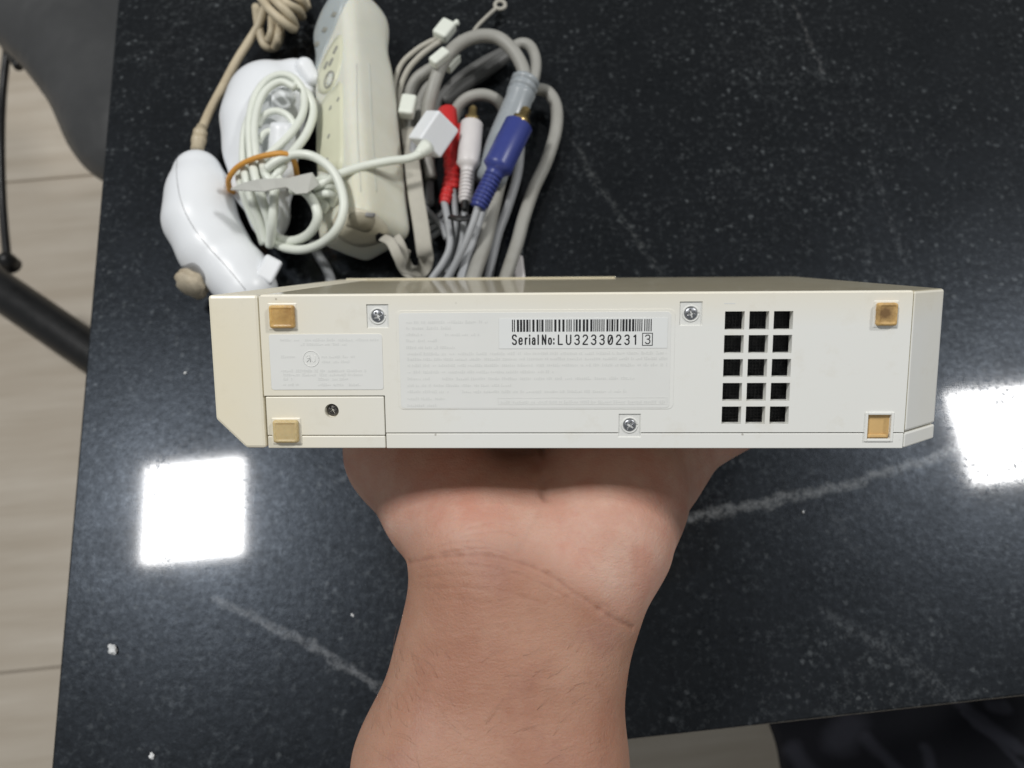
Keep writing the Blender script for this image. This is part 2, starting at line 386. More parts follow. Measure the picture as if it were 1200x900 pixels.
def mat_skin():
    N = NT('skin'); co = N.coord()
    at = N.n('ShaderNodeAttribute'); at.attribute_name = 'palm'
    n1 = N.noise(co, 26, 5, 0.6); n2 = N.noise(co, 90, 5, 0.65); n3 = N.noise(co, 700, 3, 0.6)
    arm = N.mix(N.ramp(n1.outputs[0], 0.35, 0.68), (0.375, 0.186, 0.122, 1), (0.475, 0.278, 0.196, 1))
    n4 = N.noise(co, 45, 3, 0.5); arm = N.mix(N.ramp(n4.outputs[0], 0.56, 0.72, 0, 0.35), arm, (0.37, 0.20, 0.165, 1))
    arm = N.mix(N.ramp(n2.outputs[0], 0.52, 0.74, 0, 0.5), arm, (0.33, 0.15, 0.095, 1))
    palm = N.mix(N.ramp(n1.outputs[0], 0.35, 0.65), (0.56, 0.335, 0.255, 1), (0.54, 0.27, 0.20, 1))
    palm = N.mix(N.ramp(n2.outputs[0], 0.42, 0.7, 0, 0.5), palm, (0.64, 0.46, 0.37, 1))
    col = N.mix(at.outputs['Fac'], arm, palm)
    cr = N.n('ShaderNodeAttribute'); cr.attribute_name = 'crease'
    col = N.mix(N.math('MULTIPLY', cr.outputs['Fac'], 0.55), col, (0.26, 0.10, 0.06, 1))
    N.l(col, N.b.inputs['Base Color'])
    N.b.inputs['Roughness'].default_value = 0.54; N.b.inputs['Specular IOR Level'].default_value = 0.35
    N.b.inputs['Subsurface Weight'].default_value = 0.3; N.b.inputs['Subsurface Radius'].default_value = (0.010, 0.004, 0.002); N.b.inputs['Subsurface Scale'].default_value = 0.5
    v = N.n('ShaderNodeTexVoronoi', feature='DISTANCE_TO_EDGE'); N.l(co, v.inputs['Vector']); v.inputs['Scale'].default_value = 850
    ms = N.n('ShaderNodeMapping'); N.l(co, ms.inputs[0]); ms.inputs['Scale'].default_value = (90, 620, 620); ms.inputs['Rotation'].default_value = (0, 0, 0.12)
    ln = N.noise(N.vm('ADD', ms.outputs[0], N.vm('MULTIPLY', n2.outputs['Color'], (3.0, 3.0, 3.0)).outputs[0]).outputs[0], 1.0, 3, 0.6)
    hgt = N.math('ADD', N.math('ADD', N.math('MULTIPLY', v.outputs['Distance'], 0.7), n3.outputs[0]), N.math('MULTIPLY', ln.outputs[0], 1.2))
    N.bump(hgt, 0.30, 0.0006)
    return N.m
M['skin'] = mat_skin()
M['hair'] = plain('dark_body_hair', (0.25, 0.145, 0.095, 1), 0.5)
def mat_seat():
    N = NT('dark_grey_upholstery'); co = N.coord()
    n = N.noise(co, 14, 4); c = N.mix(n.outputs[0], (0.034, 0.035, 0.036, 1), (0.075, 0.076, 0.076, 1)); N.l(c, N.b.inputs['Base Color'])
    N.b.inputs['Roughness'].default_value = 0.42; N.bump(N.noise(co, 9, 3).outputs[0], 0.5, 0.02); return N.m
M['seat'] = mat_seat()

# ------------------------------------------------------------------ setting: floor and table
edgeL_a, edgeL_b = P(138, 0), P(60, 900); edgeB_a, edgeB_b = P(735, 867), P(1200, 815)
uy = (edgeL_a - edgeL_b).normalized(); ux = Vector((uy.y, -uy.x, 0))
t = (edgeB_a - edgeL_b).dot(uy); corner = edgeL_b + uy * t          # near left corner of the table top
ROT = Matrix(((ux.x, uy.x, 0, 0), (ux.y, uy.y, 0, 0), (0, 0, 1, 0), (0, 0, 0, 1)))
FZ = -0.75
floor = obj('floor', mesh('floor', [(-3, -2, FZ - 0.004), (3.5, -2, FZ - 0.004), (3.5, 4, FZ - 0.004), (-3, 4, FZ - 0.004)], [(0, 1, 2, 3)], M['grout'], False), kind='structure')
S = 0.776; org = P(60, 209, FZ); org = org + ux * 0.42
tile_me = box_mesh('tile', (0.0012, 0.0012, -0.006), (S - 0.0012, S - 0.0012, 0), M['tile'], 0.0012, 1)
for i in range(-3, 4):
    for j in range(-3, 3):
        o = bpy.data.objects.new('tile', tile_me)
        R4 = ROT @ Matrix.Rotation(math.pi * ((i * 3 + j) % 2), 4, 'Z')
        c = org + ux * (i * S + S / 2) + uy * (j * S + S / 2)
        o.matrix_world = Matrix.Translation(c) @ R4 @ Matrix.Translation((-S / 2, -S / 2, 0)); link(o, floor)
TW, TD = 1.35, 0.80
tb = bmesh.new(); add_box(tb, (0, 0, -0.03), (TW, TD, 0), 0.0010, 2)
for v in tb.verts: v.co = (ROT @ v.co) + Vector((corner.x, corner.y, 0))
table = thing('granite_table', 'polished black granite table top with pale veins under all the devices', 'table', (corner.x, corner.y, FZ))
obj('tabletop', from_bm('tabletop', tb, M['granite']), table)
lg = bmesh.new(); add_box(lg, (0.5, 0.28, FZ), (0.85, 0.6, -0.03), 0.004, 2)
for v in lg.verts: v.co = (ROT @ v.co) + Vector((corner.x, corner.y, 0))
obj('pedestal', from_bm('pedestal', lg, M['black']), table)

# ------------------------------------------------------------------ chair at the left edge
chair = thing('chair', 'dark grey upholstered chair with black metal tube and thin rod beside the table', 'chair', P(60, 250, FZ))
cz = -0.33
sa, sb, sc_ = P(70, -12, cz), P(178, 137, cz), P(260, 40, cz)
def f_seat(X, Y, Z):
    d = cap(X, Y, Z, sa, sb, prad(88, sa), prad(84, sb), 1.7); d = smin(d, cap(X, Y, Z, sb, sc_, prad(84, sb), prad(90, sc_), 1.7), 0.05)
    d = smin(d, cap(X, Y, Z, sa, P(40, -150, cz), prad(88, sa), prad(88, sa), 1.7), 0.03)
    g1, g2 = P(45, 78, cz + 0.055), P(150, 60, cz + 0.075); d = smax(d, -cap(X, Y, Z, g1, g2, 0.010, 0.014), 0.02)
    return d
obj('seat', sdf_mesh('seat', f_seat, (-0.66, 0.22, -0.44), (-0.15, 0.85, -0.24), 0.007, M['seat'], 4), chair)
a_, b_ = P(-70, 292, -0.5), P(190, 470, -0.5)
tube('frame_tube', [a_, (a_ + b_) / 2, b_], prad(23, (a_ + b_) / 2), M['chairmetal'], chair, sides=20)
pxtube('frame_rod', [(18, -15, -0.38), (9, 55, -0.40), (3, 110, -0.42), (1, 170, -0.43), (3, 240, -0.45), (9, 310, -0.46)], 4.6, M['chairmetal'], chair)
pxtube('frame_rod', [(-10, 22, -0.41), (9, 58, -0.40), (22, 78, -0.39)], 5.5, M['chairmetal'], chair)
bp = P(9, 306, -0.455); lathe('bolt', bp + Vector((0, 0, -0.012)), bp + Vector((0, 0, 0.012)), [(0, 0.010), (0.6, 0.010), (0.85, 0.008), (1, 0.003)], M['chairmetal'], chair)

# ------------------------------------------------------------------ dark cloth below the near edge
def mat_cloth():
    N = NT('dark_leaf_print_cloth'); co = N.coord()
    n = N.noise(co, 30, 4); col = N.mix(n.outputs[0], (0.009, 0.009, 0.014, 1), (0.018, 0.018, 0.026, 1))
    wob = N.vm('MULTIPLY', N.vm('SUBTRACT', N.noise(co, 18, 3).outputs['Color'], (0.5, 0.5, 0.5)).outputs[0], (0.02, 0.02, 0.02)).outputs[0]
    p = N.vm('MULTIPLY', N.vm('ADD', co, wob).outputs[0], (1.0, 1.0, 0.0)).outputs[0]
    for (a, b, wd) in (((1105, 822), (1165, 870), 0.008), ((1120, 845), (1195, 885), 0.006), ((1000, 862), (1035, 905), 0.007), ((975, 865), (985, 845), 0.016), ((1060, 878), (1066, 900), 0.007), ((1140, 822), (1162, 824), 0.006), ((1110, 835), (1180, 900), 0.004), ((930, 880), (948, 905), 0.01)):
        d = N.seg(p, P(a[0], a[1], -0.33) * Vector((1, 1, 0)), P(b[0], b[1], -0.33) * Vector((1, 1, 0))); col = N.mix(N.ramp(d, wd * 0.3, wd, 0.6, 0), col, (0.09, 0.09, 0.115, 1))
    N.l(col, N.b.inputs['Base Color']); N.b.inputs['Roughness'].default_value = 0.85; return N.m
M['cloth'] = mat_cloth()
ca, cb, cc = P(905, 850, -0.33), P(945, 960, -0.33), P(1420, 780, -0.33)
nx, ny = 60, 30; V = []; Fc = []
for j in range(ny + 1):
    for i in range(nx + 1):
        u, v = i / nx, j / ny
        left = ca.lerp(cb, v) + (ca - cb) * 0.9 * (1 - v); p = left + (cc - ca) * u
        p.z = -0.33 - 0.02 + 0.05 * math.sin(math.pi * min(1, u * 1.6 + 0.02)) ** 0.6 + 0.006 * math.sin(u * 23 + v * 5) + 0.004 * math.sin(v * 15 + u * 9)
        V.append(p)
for j in range(ny):
    for i in range(nx): k = j * (nx + 1) + i; Fc.append((k, k + 1, k + nx + 2, k + nx + 1))
cl = obj('patterned_cloth', mesh('patterned_cloth', V, Fc, M['cloth']))
sm = cl.modifiers.new('thickness', 'SOLIDIFY'); sm.thickness = 0.004
tag(cl, 'dark navy cloth with faint leaf print seen past the near table edge', 'cloth')

# ------------------------------------------------------------------ the console
dv = (RT * 32 + UP * 150 + FW * 950).normalized()
X0 = RT + UP * 0.008; cx = (X0 - dv * X0.dot(dv)).normalized(); cy = (-dv).cross(cx)
CO = D(243, 346, 0.234)
CM = Matrix(((cx.x, cy.x, -dv.x, CO.x), (cx.y, cy.y, -dv.y, CO.y), (cx.z, cy.z, -dv.z, CO.z), (0, 0, 0, 1)))
def fc(px, py):                 # pixel -> console face coordinates (metres; x right, y up, z out of the face)
    r = ray(px, py); t = (CO - CAM).dot(dv) / r.dot(dv); p = CAM + r * t - CO; return (p.dot(cx), p.dot(cy))
W, T, DP = 0.2154, 0.0453, 0.157
con = bpy.data.objects.new('game_console', None); con.empty_display_size = 0.02; con.matrix_world = CM; COL.objects.link(con); bpy.context.view_layer.update()
tag(con, 'yellowed white game console held edge-up with serial sticker, vents and rubber feet', 'game console')
def cpart(name, me, parent=None, label=None, kind=None, at=(0, 0, 0), rz=0.0):
    o = bpy.data.objects.new(name, me)
    o.matrix_world = CM @ Matrix.Translation(at) @ Matrix.Rotation(rz, 4, 'Z')
    link(o, parent or con); tag(o, label, kind=kind); return o
FX = 0.0148      # faceplate seam
XF = 0.2010      # fold of the slanted right end
SY = fc(600, 507.5)[1]       # long seam
DX0, DX1 = fc(310.5, 470)[0], fc(450.5, 470)[0]; DY = fc(380, 464.3)[1]; DSY = fc(400, 511)[1]
g = 0.00016
fp = prism_mesh('faceplate', [(0, 0), (FX - g, 0), (FX - g, -T), (0.0086, -T), (0, -T + 0.0088)], -DP, 0, M['shell'], 0.0009)
cpart('faceplate', fp)
# upper shell: open-fronted tube with the slanted end
def shell(name, x0, x1fold, x1, y0, y1, m, z0=0.0):
    out = [(x0, -0.0034), (x0, -DP), (x1, -DP), (x1, -0.013), (x1fold, -0.0003), (x1fold - 0.0006, -0.0034)]
    bm = bmesh.new()
    lo = [bm.verts.new((x, y0, z)) for x, z in out]; hi = [bm.verts.new((x, y1, z)) for x, z in out]
    bm.faces.new(lo); bm.faces.new(hi); n = len(out)
    for i in range(n):
        if i == n - 1: continue          # front stays open
        bm.faces.new((lo[i], lo[(i + 1) % n], hi[(i + 1) % n], hi[i]))
    bmesh.ops.recalc_face_normals(bm, faces=bm.faces)
    front = [e for e in bm.edges if e.is_boundary]
    inner = [e for e in bm.edges if not e.is_boundary]
    bmesh.ops.bevel(bm, geom=inner, offset=0.0008, segments=2, affect='EDGES', profile=0.5)
    me = from_bm(name, bm, m); me.materials.append(M['shell'])
    for p in me.polygons:
        if p.normal.x > 0.3: p.material_index = 1
    return me
us = cpart('upper_shell', shell('upper_shell', FX + g, XF, W, SY + g, 0, M['topshell']))
md = us.modifiers.new('wall', 'SOLIDIFY'); md.thickness = 0.0016; md.offset = -1
ls = bmesh.new()
out = [(DX1 + g, -0.0034), (DX1 + g, -DP), (W, -DP), (W, -0.013), (XF, -0.0003), (XF - 0.0004, -0.0034)]
lo = [ls.verts.new((x, -T, z)) for x, z in out]; hi = [ls.verts.new((x, SY - g, z)) for x, z in out]
ls.faces.new(lo); ls.faces.new(hi)
for i in range(6): ls.faces.new((lo[i], lo[(i + 1) % 6], hi[(i + 1) % 6], hi[i]))
bmesh.ops.recalc_face_normals(ls, faces=ls.faces); bmesh.ops.bevel(ls, geom=list(ls.edges), offset=0.0005, segments=2, affect='EDGES', profile=0.5)
low = cpart('lower_shell', from_bm('lower_shell', ls, M['shell']))
cpart('lower_shell', prism_mesh('lower_shell', [(FX + g, -T + 0.0004), (DX1 - g, -T + 0.0004), (DX1 - g, SY - g), (FX + g, SY - g)], -DP, -0.006, M['shell'], 0.0004))
# front panel: a grid with openings, 3 mm thick
vx = [(849.5, 872.5), (878.2, 901.2), (906.8, 929.3)]; vy = [(364.8, 386.3), (392.7, 414.0), (420.8, 442.0), (448.8, 470.0), (476.4, 497.0)]
VX = [(fc(a, 375)[0], fc(b, 375)[0]) for a, b in vx]; VY = [(fc(890, b)[1], fc(890, a)[1]) for a, b in vy]
screws = [(442.5, 370.5), (809.8, 367.5), (738.0, 498.5)]
SQ = []
for a, b in screws:
    x, y = fc(a, b); SQ.append((x - 0.0032, x + 0.0032, y - (0.0034), y + 0.0034))
MF = (fc(1016.5, 500)[0], fc(1043.5, 500)[0], fc(1030, 514.2)[1], fc(1030, 486)[1])
holes = [(a, b, c, d) for a, b in VX for c, d in VY] + SQ + [MF, (DX0 - g, DX1 + g, -T - 1, DY + g)]
strip = SY + g
xs = sorted({FX + g, XF - 0.0004} | {v for h_ in holes for v in h_[:2]})
ys = sorted({strip, -0.0004, -T} | {v for h_ in holes for v in h_[2:] if v > -T})
def grid_panel(name, xs, ys, out, m, z0=0.0, th=0.0032, bev=0.00022):
    bm = bmesh.new(); vv = {}
    def gv(i, j):
        if (i, j) not in vv: vv[(i, j)] = bm.verts.new((xs[i], ys[j], z0))
        return vv[(i, j)]
    for i in range(len(xs) - 1):
        for j in range(len(ys) - 1):
            mx, my = (xs[i] + xs[i + 1]) / 2, (ys[j] + ys[j + 1]) / 2
            if out(mx, my): continue
            bm.faces.new((gv(i, j), gv(i + 1, j), gv(i + 1, j + 1), gv(i, j + 1)))
    ext = bmesh.ops.extrude_face_region(bm, geom=list(bm.faces))
    for v in [e for e in ext['geom'] if isinstance(e, bmesh.types.BMVert)]: v.co.z -= th
    bmesh.ops.recalc_face_normals(bm, faces=bm.faces)
    sharp = [e for e in bm.edges if len(e.link_faces) == 2 and e.calc_face_angle(0) > 0.5]
    bmesh.ops.bevel(bm, geom=sharp, offset=bev, segments=2, affect='EDGES', profile=0.5, clamp_overlap=True)
    return from_bm(name, bm, m)
inside = lambda x, y: any(a < x < b and c < y < d for a, b, c, d in holes)
fpn = cpart('front_panel', grid_panel('front_panel', xs, ys, lambda x, y: inside(x, y) or (y < strip and x > DX0), M['shell']))
h3 = [SQ[2], MF]
xs2 = sorted({DX1 + g, XF - 0.0004} | {v for h_ in h3 for v in h_[:2]}); ys2 = sorted({-T, SY - g} | {h_[2] for h_ in h3})
cpart('lower_strip', grid_panel('lower_strip', xs2, ys2, lambda x, y: any(a < x < b and c < y < d for a, b, c, d in h3), M['shell'], -0.0001), low)
# upper edge roll of the panel
bmr = bmesh.new(); add_box(bmr, (FX + g, -0.0012, -0.0022), (XF, 0.00012, -0.00025), 0.0008, 3)
cpart('edge_trim', from_bm('edge_trim', bmr, M['shell']))
# things seen behind the vents: a dark filter mesh with thin ribs
x0, x1, y0, y1 = VX[0][0] - 0.003, VX[2][1] + 0.003, VY[4][0] - 0.003, VY[0][1] + 0.003
bmv = bmesh.new(); add_box(bmv, (x0, y0, -0.0075), (x1, y1, -0.0062))
for k in range(24):
    xx = x0 + (x1 - x0) * k / 24; add_box(bmv, (xx, y0, -0.0062), (xx + 0.00026, y1, -0.0058))
for k in range(38):
    yy = y0 + (y1 - y0) * k / 38; add_box(bmv, (x0, yy, -0.0062), (x1, yy + 0.00026, -0.0057))
cpart('vent_filter', from_bm('vent_filter', bmv, M['darkhole']), kind=None)
# battery door in two steps
dm = bmesh.new(); add_box(dm, (DX0 + g, DSY + g, -0.0030), (DX1 - g, DY - g, -0.00012), 0.0003, 2)
sxx, syy = fc(388.6, 481.5)
do_ = bpy.data.objects.new('door_blank', from_bm('door_blank', dm, M['shell'])); COL.objects.link(do_)
cb_ = bmesh.new(); bmesh.ops.create_cone(cb_, cap_ends=True, segments=32, radius1=0.0021, radius2=0.0021, depth=0.0040)
for v in cb_.verts: v.co += Vector((sxx, syy, 0.00045))
co_ = bpy.data.objects.new('drill', from_bm('drill', cb_)); COL.objects.link(co_)
bo_ = do_.modifiers.new('hole', 'BOOLEAN'); bo_.operation = 'DIFFERENCE'; bo_.object = co_; bo_.solver = 'EXACT'
bpy.context.view_layer.update(); dme = bpy.data.meshes.new_from_object(do_.evaluated_get(bpy.context.evaluated_depsgraph_get()))
bpy.data.objects.remove(do_); bpy.data.objects.remove(co_); dme.name = 'battery_door'
door = cpart('battery_door', dme)
dm = bmesh.new(); add_box(dm, (DX0 + g, -T, -0.0031), (DX1 - g, DSY - g * 0.2, -0.0002), 0.0003, 2)
cpart('door_lip', from_bm('door_lip', dm, M['shell']), door)
# screws: real cross recess
def f_screw(X, Y, Z):
    r = np.sqrt(X * X + Y * Y); d = smax(np.sqrt(r * r + (Z + 0.0032) ** 2) - 0.0040, r - 0.00185, 0.0003); d = smax(d, -(Z + 0.0006), 0.0002)
    c = np.minimum(np.maximum(np.abs(X) - 0.00028, np.abs(Y) - 0.0012), np.maximum(np.abs(Y) - 0.00028, np.abs(X) - 0.0012))
    return np.maximum(d, -np.maximum(c, 0.00005 - Z))
scr = sdf_mesh('screw', f_screw, (-0.0021, -0.0021, -0.0009), (0.0021, 0.0021, 0.0012), 0.00008, M['steel'], 1)
M['well'] = plain('recess_plastic', (0.78, 0.78, 0.745, 1), 0.45, var=0.05, scale=200)
for (a, b), q in zip(screws, SQ):
    wl = cpart('screw_recess', box_mesh('screw_recess', (q[0] - 0.0002, q[2] - 0.0002, -0.0030), (q[1] + 0.0002, q[3] + 0.0002, -0.0004), M['well'], 0.0002))
    x, y = fc(a, b)
    # round seat ring round the screw
    V, Fc = [], []
    ringp = [Vector((x + 0.0022 * math.cos(k * math.pi / 14), y + 0.0022 * math.sin(k * math.pi / 14), -0.0004)) for k in range(29)]
    V, Fc = tube_vf(ringp, 0.00028, 8); cpart('screw_seat', mesh('screw_seat', V, Fc, M['well']), wl)
    cpart('screw', scr, wl, at=(x, y, -0.0005), rz=random.random() * 1.5)
M['darksteel'] = plain('shaded_screw_steel', (0.16, 0.15, 0.14, 1), 0.4, metal=1.0, var=0.2, scale=900)  # screw steel with the shade of the deep door hole put into its colour
scr2 = scr.copy(); scr2.materials.clear(); scr2.materials.append(M['darksteel'])
sd = cpart('screw', scr2, door, at=(sxx, syy, -0.0016), rz=0.5)
# rubber feet
def foot(px0, py0, px1, py1, m, hgt, label):
    ax, ay = fc(px0, py1); bx, by = fc(px1, py0)
    fr = bmesh.new(); add_box(fr, (ax - 0.0007, ay - 0.0007, -0.001), (bx + 0.0007, by + 0.0007, 0.00018), 0.0004, 2)
    rim = cpart('foot_seat', from_bm('foot_seat', fr, M['shell']))
    f_ = lambda X, Y, Z: np.maximum(rbox(X, Y, Z, ((ax + bx) / 2, (ay + by) / 2, 0), ((bx - ax) / 2, (by - ay) / 2, hgt), 0.0007), -Z) - 0.00003 * np.sin(X * 4100) * np.sin(Y * 3300) - 0.0 * Z
    f2 = lambda X, Y, Z: smax(f_(X, Y, Z), -rbox(X, Y, Z, ((ax + bx) / 2, (ay + by) / 2, hgt + 0.0004), ((bx - ax) / 2 - 0.0008, (by - ay) / 2 - 0.0008, 0.00065), 0.0004), 0.0003)
    cpart('rubber_foot', sdf_mesh('rubber_foot', f2, (ax - 0.0005, ay - 0.0005, -0.0005), (bx + 0.0005, by + 0.0005, hgt + 0.0005), 0.00016, m, 1), rim, label=label)
foot(317.5, 357.5, 345.5, 384.5, M['amber'], 0.0016, 'amber rubber foot at upper left')
foot(322, 492, 350, 518, M['paleamber'], 0.0016, 'pale tan rubber foot on the battery door')
foot(1025, 354.5, 1051, 381.5, M['stained'], 0.0016, 'dark stained rubber foot at upper right')
gl = cpart('foot_recess', box_mesh('foot_recess', (MF[0] - 0.0002, MF[2] - 0.0002, -0.0030), (MF[1] + 0.0002, MF[3] + 0.0002, -0.0011), M['glue'], 0.0002), label='empty foot recess with amber glue')
bmr = bmesh.new(); e_ = 0.0008
for lo_, hi_ in (((MF[0] - e_, MF[2] - e_, -0.0012), (MF[0], MF[3] + e_, 0.00035)), ((MF[1], MF[2] - e_, -0.0012), (MF[1] + e_, MF[3] + e_, 0.00035)), ((MF[0] + 0.0000, MF[3], -0.0012), (MF[1], MF[3] + e_, 0.00034)), ((MF[0], MF[2] - e_, -0.0012), (MF[1], MF[2], 0.00034))):
    add_box(bmr, lo_, hi_, 0.00018, 2)
cpart('recess_rim', from_bm('recess_rim', bmr, M['shell']), gl)
cpart('glue_lump', box_mesh('glue_lump', (MF[0] + 0.0003, MF[2] + 0.0002, -0.0012), (MF[1] - 0.0002, MF[2] + 0.0012, -0.0005), M['glue'], 0.0003), gl)
# labels
def rplate(x0, y0, x1, y1, r, z0, z1, m, name):
    o_ = []
    for (ccx, ccy, a0) in ((x1 - r, y1 - r, 0), (x0 + r, y1 - r, 90), (x0 + r, y0 + r, 180), (x1 - r, y0 + r, 270)):
        for k in range(6): a = math.radians(a0 + 18 * k); o_.append((ccx + r * math.cos(a), ccy + r * math.sin(a)))
    return prism_mesh(name, o_, z0, z1, m, 0.00003)
def frame_lines(x0, y0, x1, y1, wd, z, m, name, parent):
    bm_ = bmesh.new()
    for lo_, hi_ in (((x0, y0, z), (x1, y0 + wd, z + 0.00004)), ((x0, y1 - wd, z), (x1, y1, z + 0.00004)), ((x0, y0 + wd, z), (x0 + wd, y1 - wd, z + 0.00004)), ((x1 - wd, y0 + wd, z), (x1, y1 - wd, z + 0.00004))): add_box(bm_, lo_, hi_)
    return cpart(name, from_bm(name, bm_, m), parent)
lx0, ly1 = fc(464, 364); lx1, _ = fc(791.5, 362); _, ly0 = fc(620, 479.5)
rim = cpart('label_border', rplate(lx0, ly0, lx1, ly1, 0.0016, -0.0001, 0.00012, M['shell'], 'label_border'))
big = cpart('rating_label', rplate(fc(468, 400)[0], ly0 + 0.00035, fc(786, 400)[0], ly1 - 0.0007, 0.0012, 0.0, 0.00020, M['label'], 'rating_label'))
LZ = 0.00021
def words_row(bm_, x0, x1, y, hh, z):       # illegible worn micro print: runs of tiny strokes
    x = x0
    while x < x1:
        n_ = random.randint(2, 9)
        for _ in range(n_):
            if x > x1: break
            wd = random.uniform(0.00022, 0.0005); a = random.uniform(0.35, 1.0); b = random.uniform(0, 0.35) * (1 - a)
            add_box(bm_, (x, y - hh / 2 + b * hh, z), (x + wd, y - hh / 2 + (b + a) * hh, z + 0.00003)); x += wd + 0.00016
        x += random.uniform(0.0004, 0.0009)
def rowpx(bm_, px0, px1, py, hpx=4.6, z=LZ):
    x0, y = fc(px0, py); x1, _ = fc(px1, py); words_row(bm_, x0, x1, y, hpx * 0.000243, z)
bmf = bmesh.new(); sc6 = 3.43
for y_, runs in ((128, [(90, 415)]), (152, [(90, 270)]), (178, [(90, 150), (245, 380)]), (202, [(90, 210)]), (230, [(90, 280)]), (255, [(95, 1135)]), (277, [(95, 1135)]), (302, [(95, 1135)]), (328, [(95, 680)]), (355, [(95, 180), (235, 1005)]), (382, [(95, 520)]), (407, [(95, 255), (315, 970)]), (435, [(95, 245)]), (462, [(95, 210)]), (449, [(470, 1130)])):
    for a, b in runs: rowpx(bmf, 450 + a / sc6, 450 + b / sc6, 340 + y_ / sc6, 4.2)
cpart('faint_print', from_bm('faint_print', bmf, M['faint']), big, kind='stuff')
a, b = fc(583.6, 474), fc(782, 465.5); frame_lines(a[0], a[1], b[0], b[1], 0.00012, LZ, M['faint'], 'print_frame', big)
sa0, sa1 = fc(585, 408.5), fc(782.5, 372)
stk = cpart('serial_sticker', rplate(sa0[0], sa0[1], sa1[0], sa1[1], 0.0004, 0.0001, 0.00030, M['sticker'], 'serial_sticker'))
frame_lines(sa0[0] - 0.0001, sa0[1] - 0.0001, sa1[0] + 0.0001, sa1[1] + 0.0001, 0.00022, 0.00021, M['faint'], 'sticker_edge', stk)
SZ = 0.00031
# barcode
bx0, by1 = fc(600, 374.6); bx1, by0 = fc(764.5, 388.0)
bmb = bmesh.new(); x = bx0; mod = (bx1 - bx0) / 143.0; rr = random.Random(3)
while x < bx1 - mod * 1.2:
    wd = mod * rr.choice((1, 1, 1, 2, 2.2)); add_box(bmb, (x, by0, SZ), (min(x + wd, bx1), by1, SZ + 0.00003)); x += wd + mod * rr.choice((1, 1, 1.2, 2))
cpart('barcode', from_bm('barcode', bmb, M['ink']), stk, kind='stuff')
GL = {  # stroke letters, drawn in a unit box
 'S': [[(.95,.85),(.75,1),(.25,1),(.03,.85),(.05,.65),(.3,.54),(.7,.46),(.95,.33),(.95,.14),(.75,0),(.25,0),(.03,.15)]],
 'e': [[(.05,.35),(.95,.35),(.92,.55),(.7,.68),(.3,.68),(.05,.5),(.05,.18),(.3,0),(.7,0),(.92,.12)]],
 'r': [[(.15,0),(.15,.68)],[(.15,.42),(.4,.64),(.9,.66)]],
 'i': [[(.5,0),(.5,.68)],[(.5,.9),(.5,1)]],
 'a': [[(.1,.55),(.3,.68),(.7,.68),(.88,.55),(.88,0)],[(.88,.4),(.3,.4),(.06,.28),(.06,.1),(.3,0),(.65,0),(.88,.15)]],
 'l': [[(.5,0),(.5,1)]],
 'N': [[(.08,0),(.08,1),(.92,0),(.92,1)]],
 'o': [[(.5,.68),(.2,.64),(.05,.45),(.05,.22),(.2,.04),(.5,0),(.8,.04),(.95,.22),(.95,.45),(.8,.64),(.5,.68)]],
 ':': [[(.5,.05),(.5,.16)],[(.5,.5),(.5,.61)]],
 'L': [[(.12,1),(.12,0),(.92,0)]],
 'U': [[(.06,1),(.06,.22),(.25,.03),(.5,0),(.75,.03),(.94,.22),(.94,1)]],
 '3': [[(.08,.86),(.3,1),(.7,1),(.92,.86),(.92,.66),(.7,.54),(.4,.53),(.7,.52),(.95,.38),(.95,.16),(.7,0),(.3,0),(.05,.15)]],
 '2': [[(.06,.82),(.25,1),(.7,1),(.93,.84),(.92,.64),(.05,.08),(.05,0),(.95,0)]],
 '0': [[(.5,1),(.2,.94),(.05,.72),(.05,.28),(.2,.06),(.5,0),(.8,.06),(.95,.28),(.95,.72),(.8,.94),(.5,1)],[(.25,.2),(.75,.8)]],
 '1': [[(.2,.84),(.55,1),(.55,0)]]}
def glyph(name, ch, px0, px1, wpx, ytop=391.8, ybot=404.2):
    V = []; Fc = []; a = fc(px0, ybot); b = fc(px1, ytop); wd = wpx * 0.000122
    zz_ = SZ + 0.00002
    for st in GL[ch]:
        pts_ = [Vector((a[0] + wd + u * (b[0] - a[0] - 2 * wd), a[1] + wd + v * (b[1] - a[1] - 2 * wd), 0)) for u, v in st]
        for p, q in zip(pts_, pts_[1:]):
            n_ = (q - p).normalized().cross(Vector((0, 0, 1))) * wd; k = len(V); zz_ += 2e-7
            V += [Vector((v.x, v.y, zz_)) for v in (p + n_, q + n_, q - n_, p - n_)]; Fc.append((k, k + 1, k + 2, k + 3))
        for p in pts_:
            k = len(V); zz_ += 2e-7
            V += [Vector((p.x + wd * math.cos(t * math.pi / 5), p.y + wd * math.sin(t * math.pi / 5), zz_)) for t in range(10)]; Fc.append(tuple(range(k, k + 10)))
    cpart(name, mesh(name, V, Fc, M['ink'], False), stk)
for ch, p0_, p1_ in (('S', 599.8, 606), ('e', 607.4, 612.8), ('r', 614.6, 618.6), ('i', 619.4, 622.0), ('a', 623, 628), ('l', 629.6, 631.8), ('N', 634.6, 640.6), ('o', 642, 647), (':', 647.6, 650.4)):
    glyph('serial_letter', ch, p0_, p1_, 1.7)
for i, ch in enumerate('LU32330231'):
    p0_ = 653.0 + 9.75 * i; glyph('serial_digit' if ch.isdigit() else 'serial_letter', ch, p0_, p0_ + 7.2, 1.6)
glyph('serial_digit', '3', 755.2, 762.4, 1.2, 391.9, 403.2)
a = fc(752.3, 405.0); b = fc(764.9, 389.9); frame_lines(a[0], a[1], b[0], b[1], 0.0002, SZ, M['ink'], 'digit_box', stk)
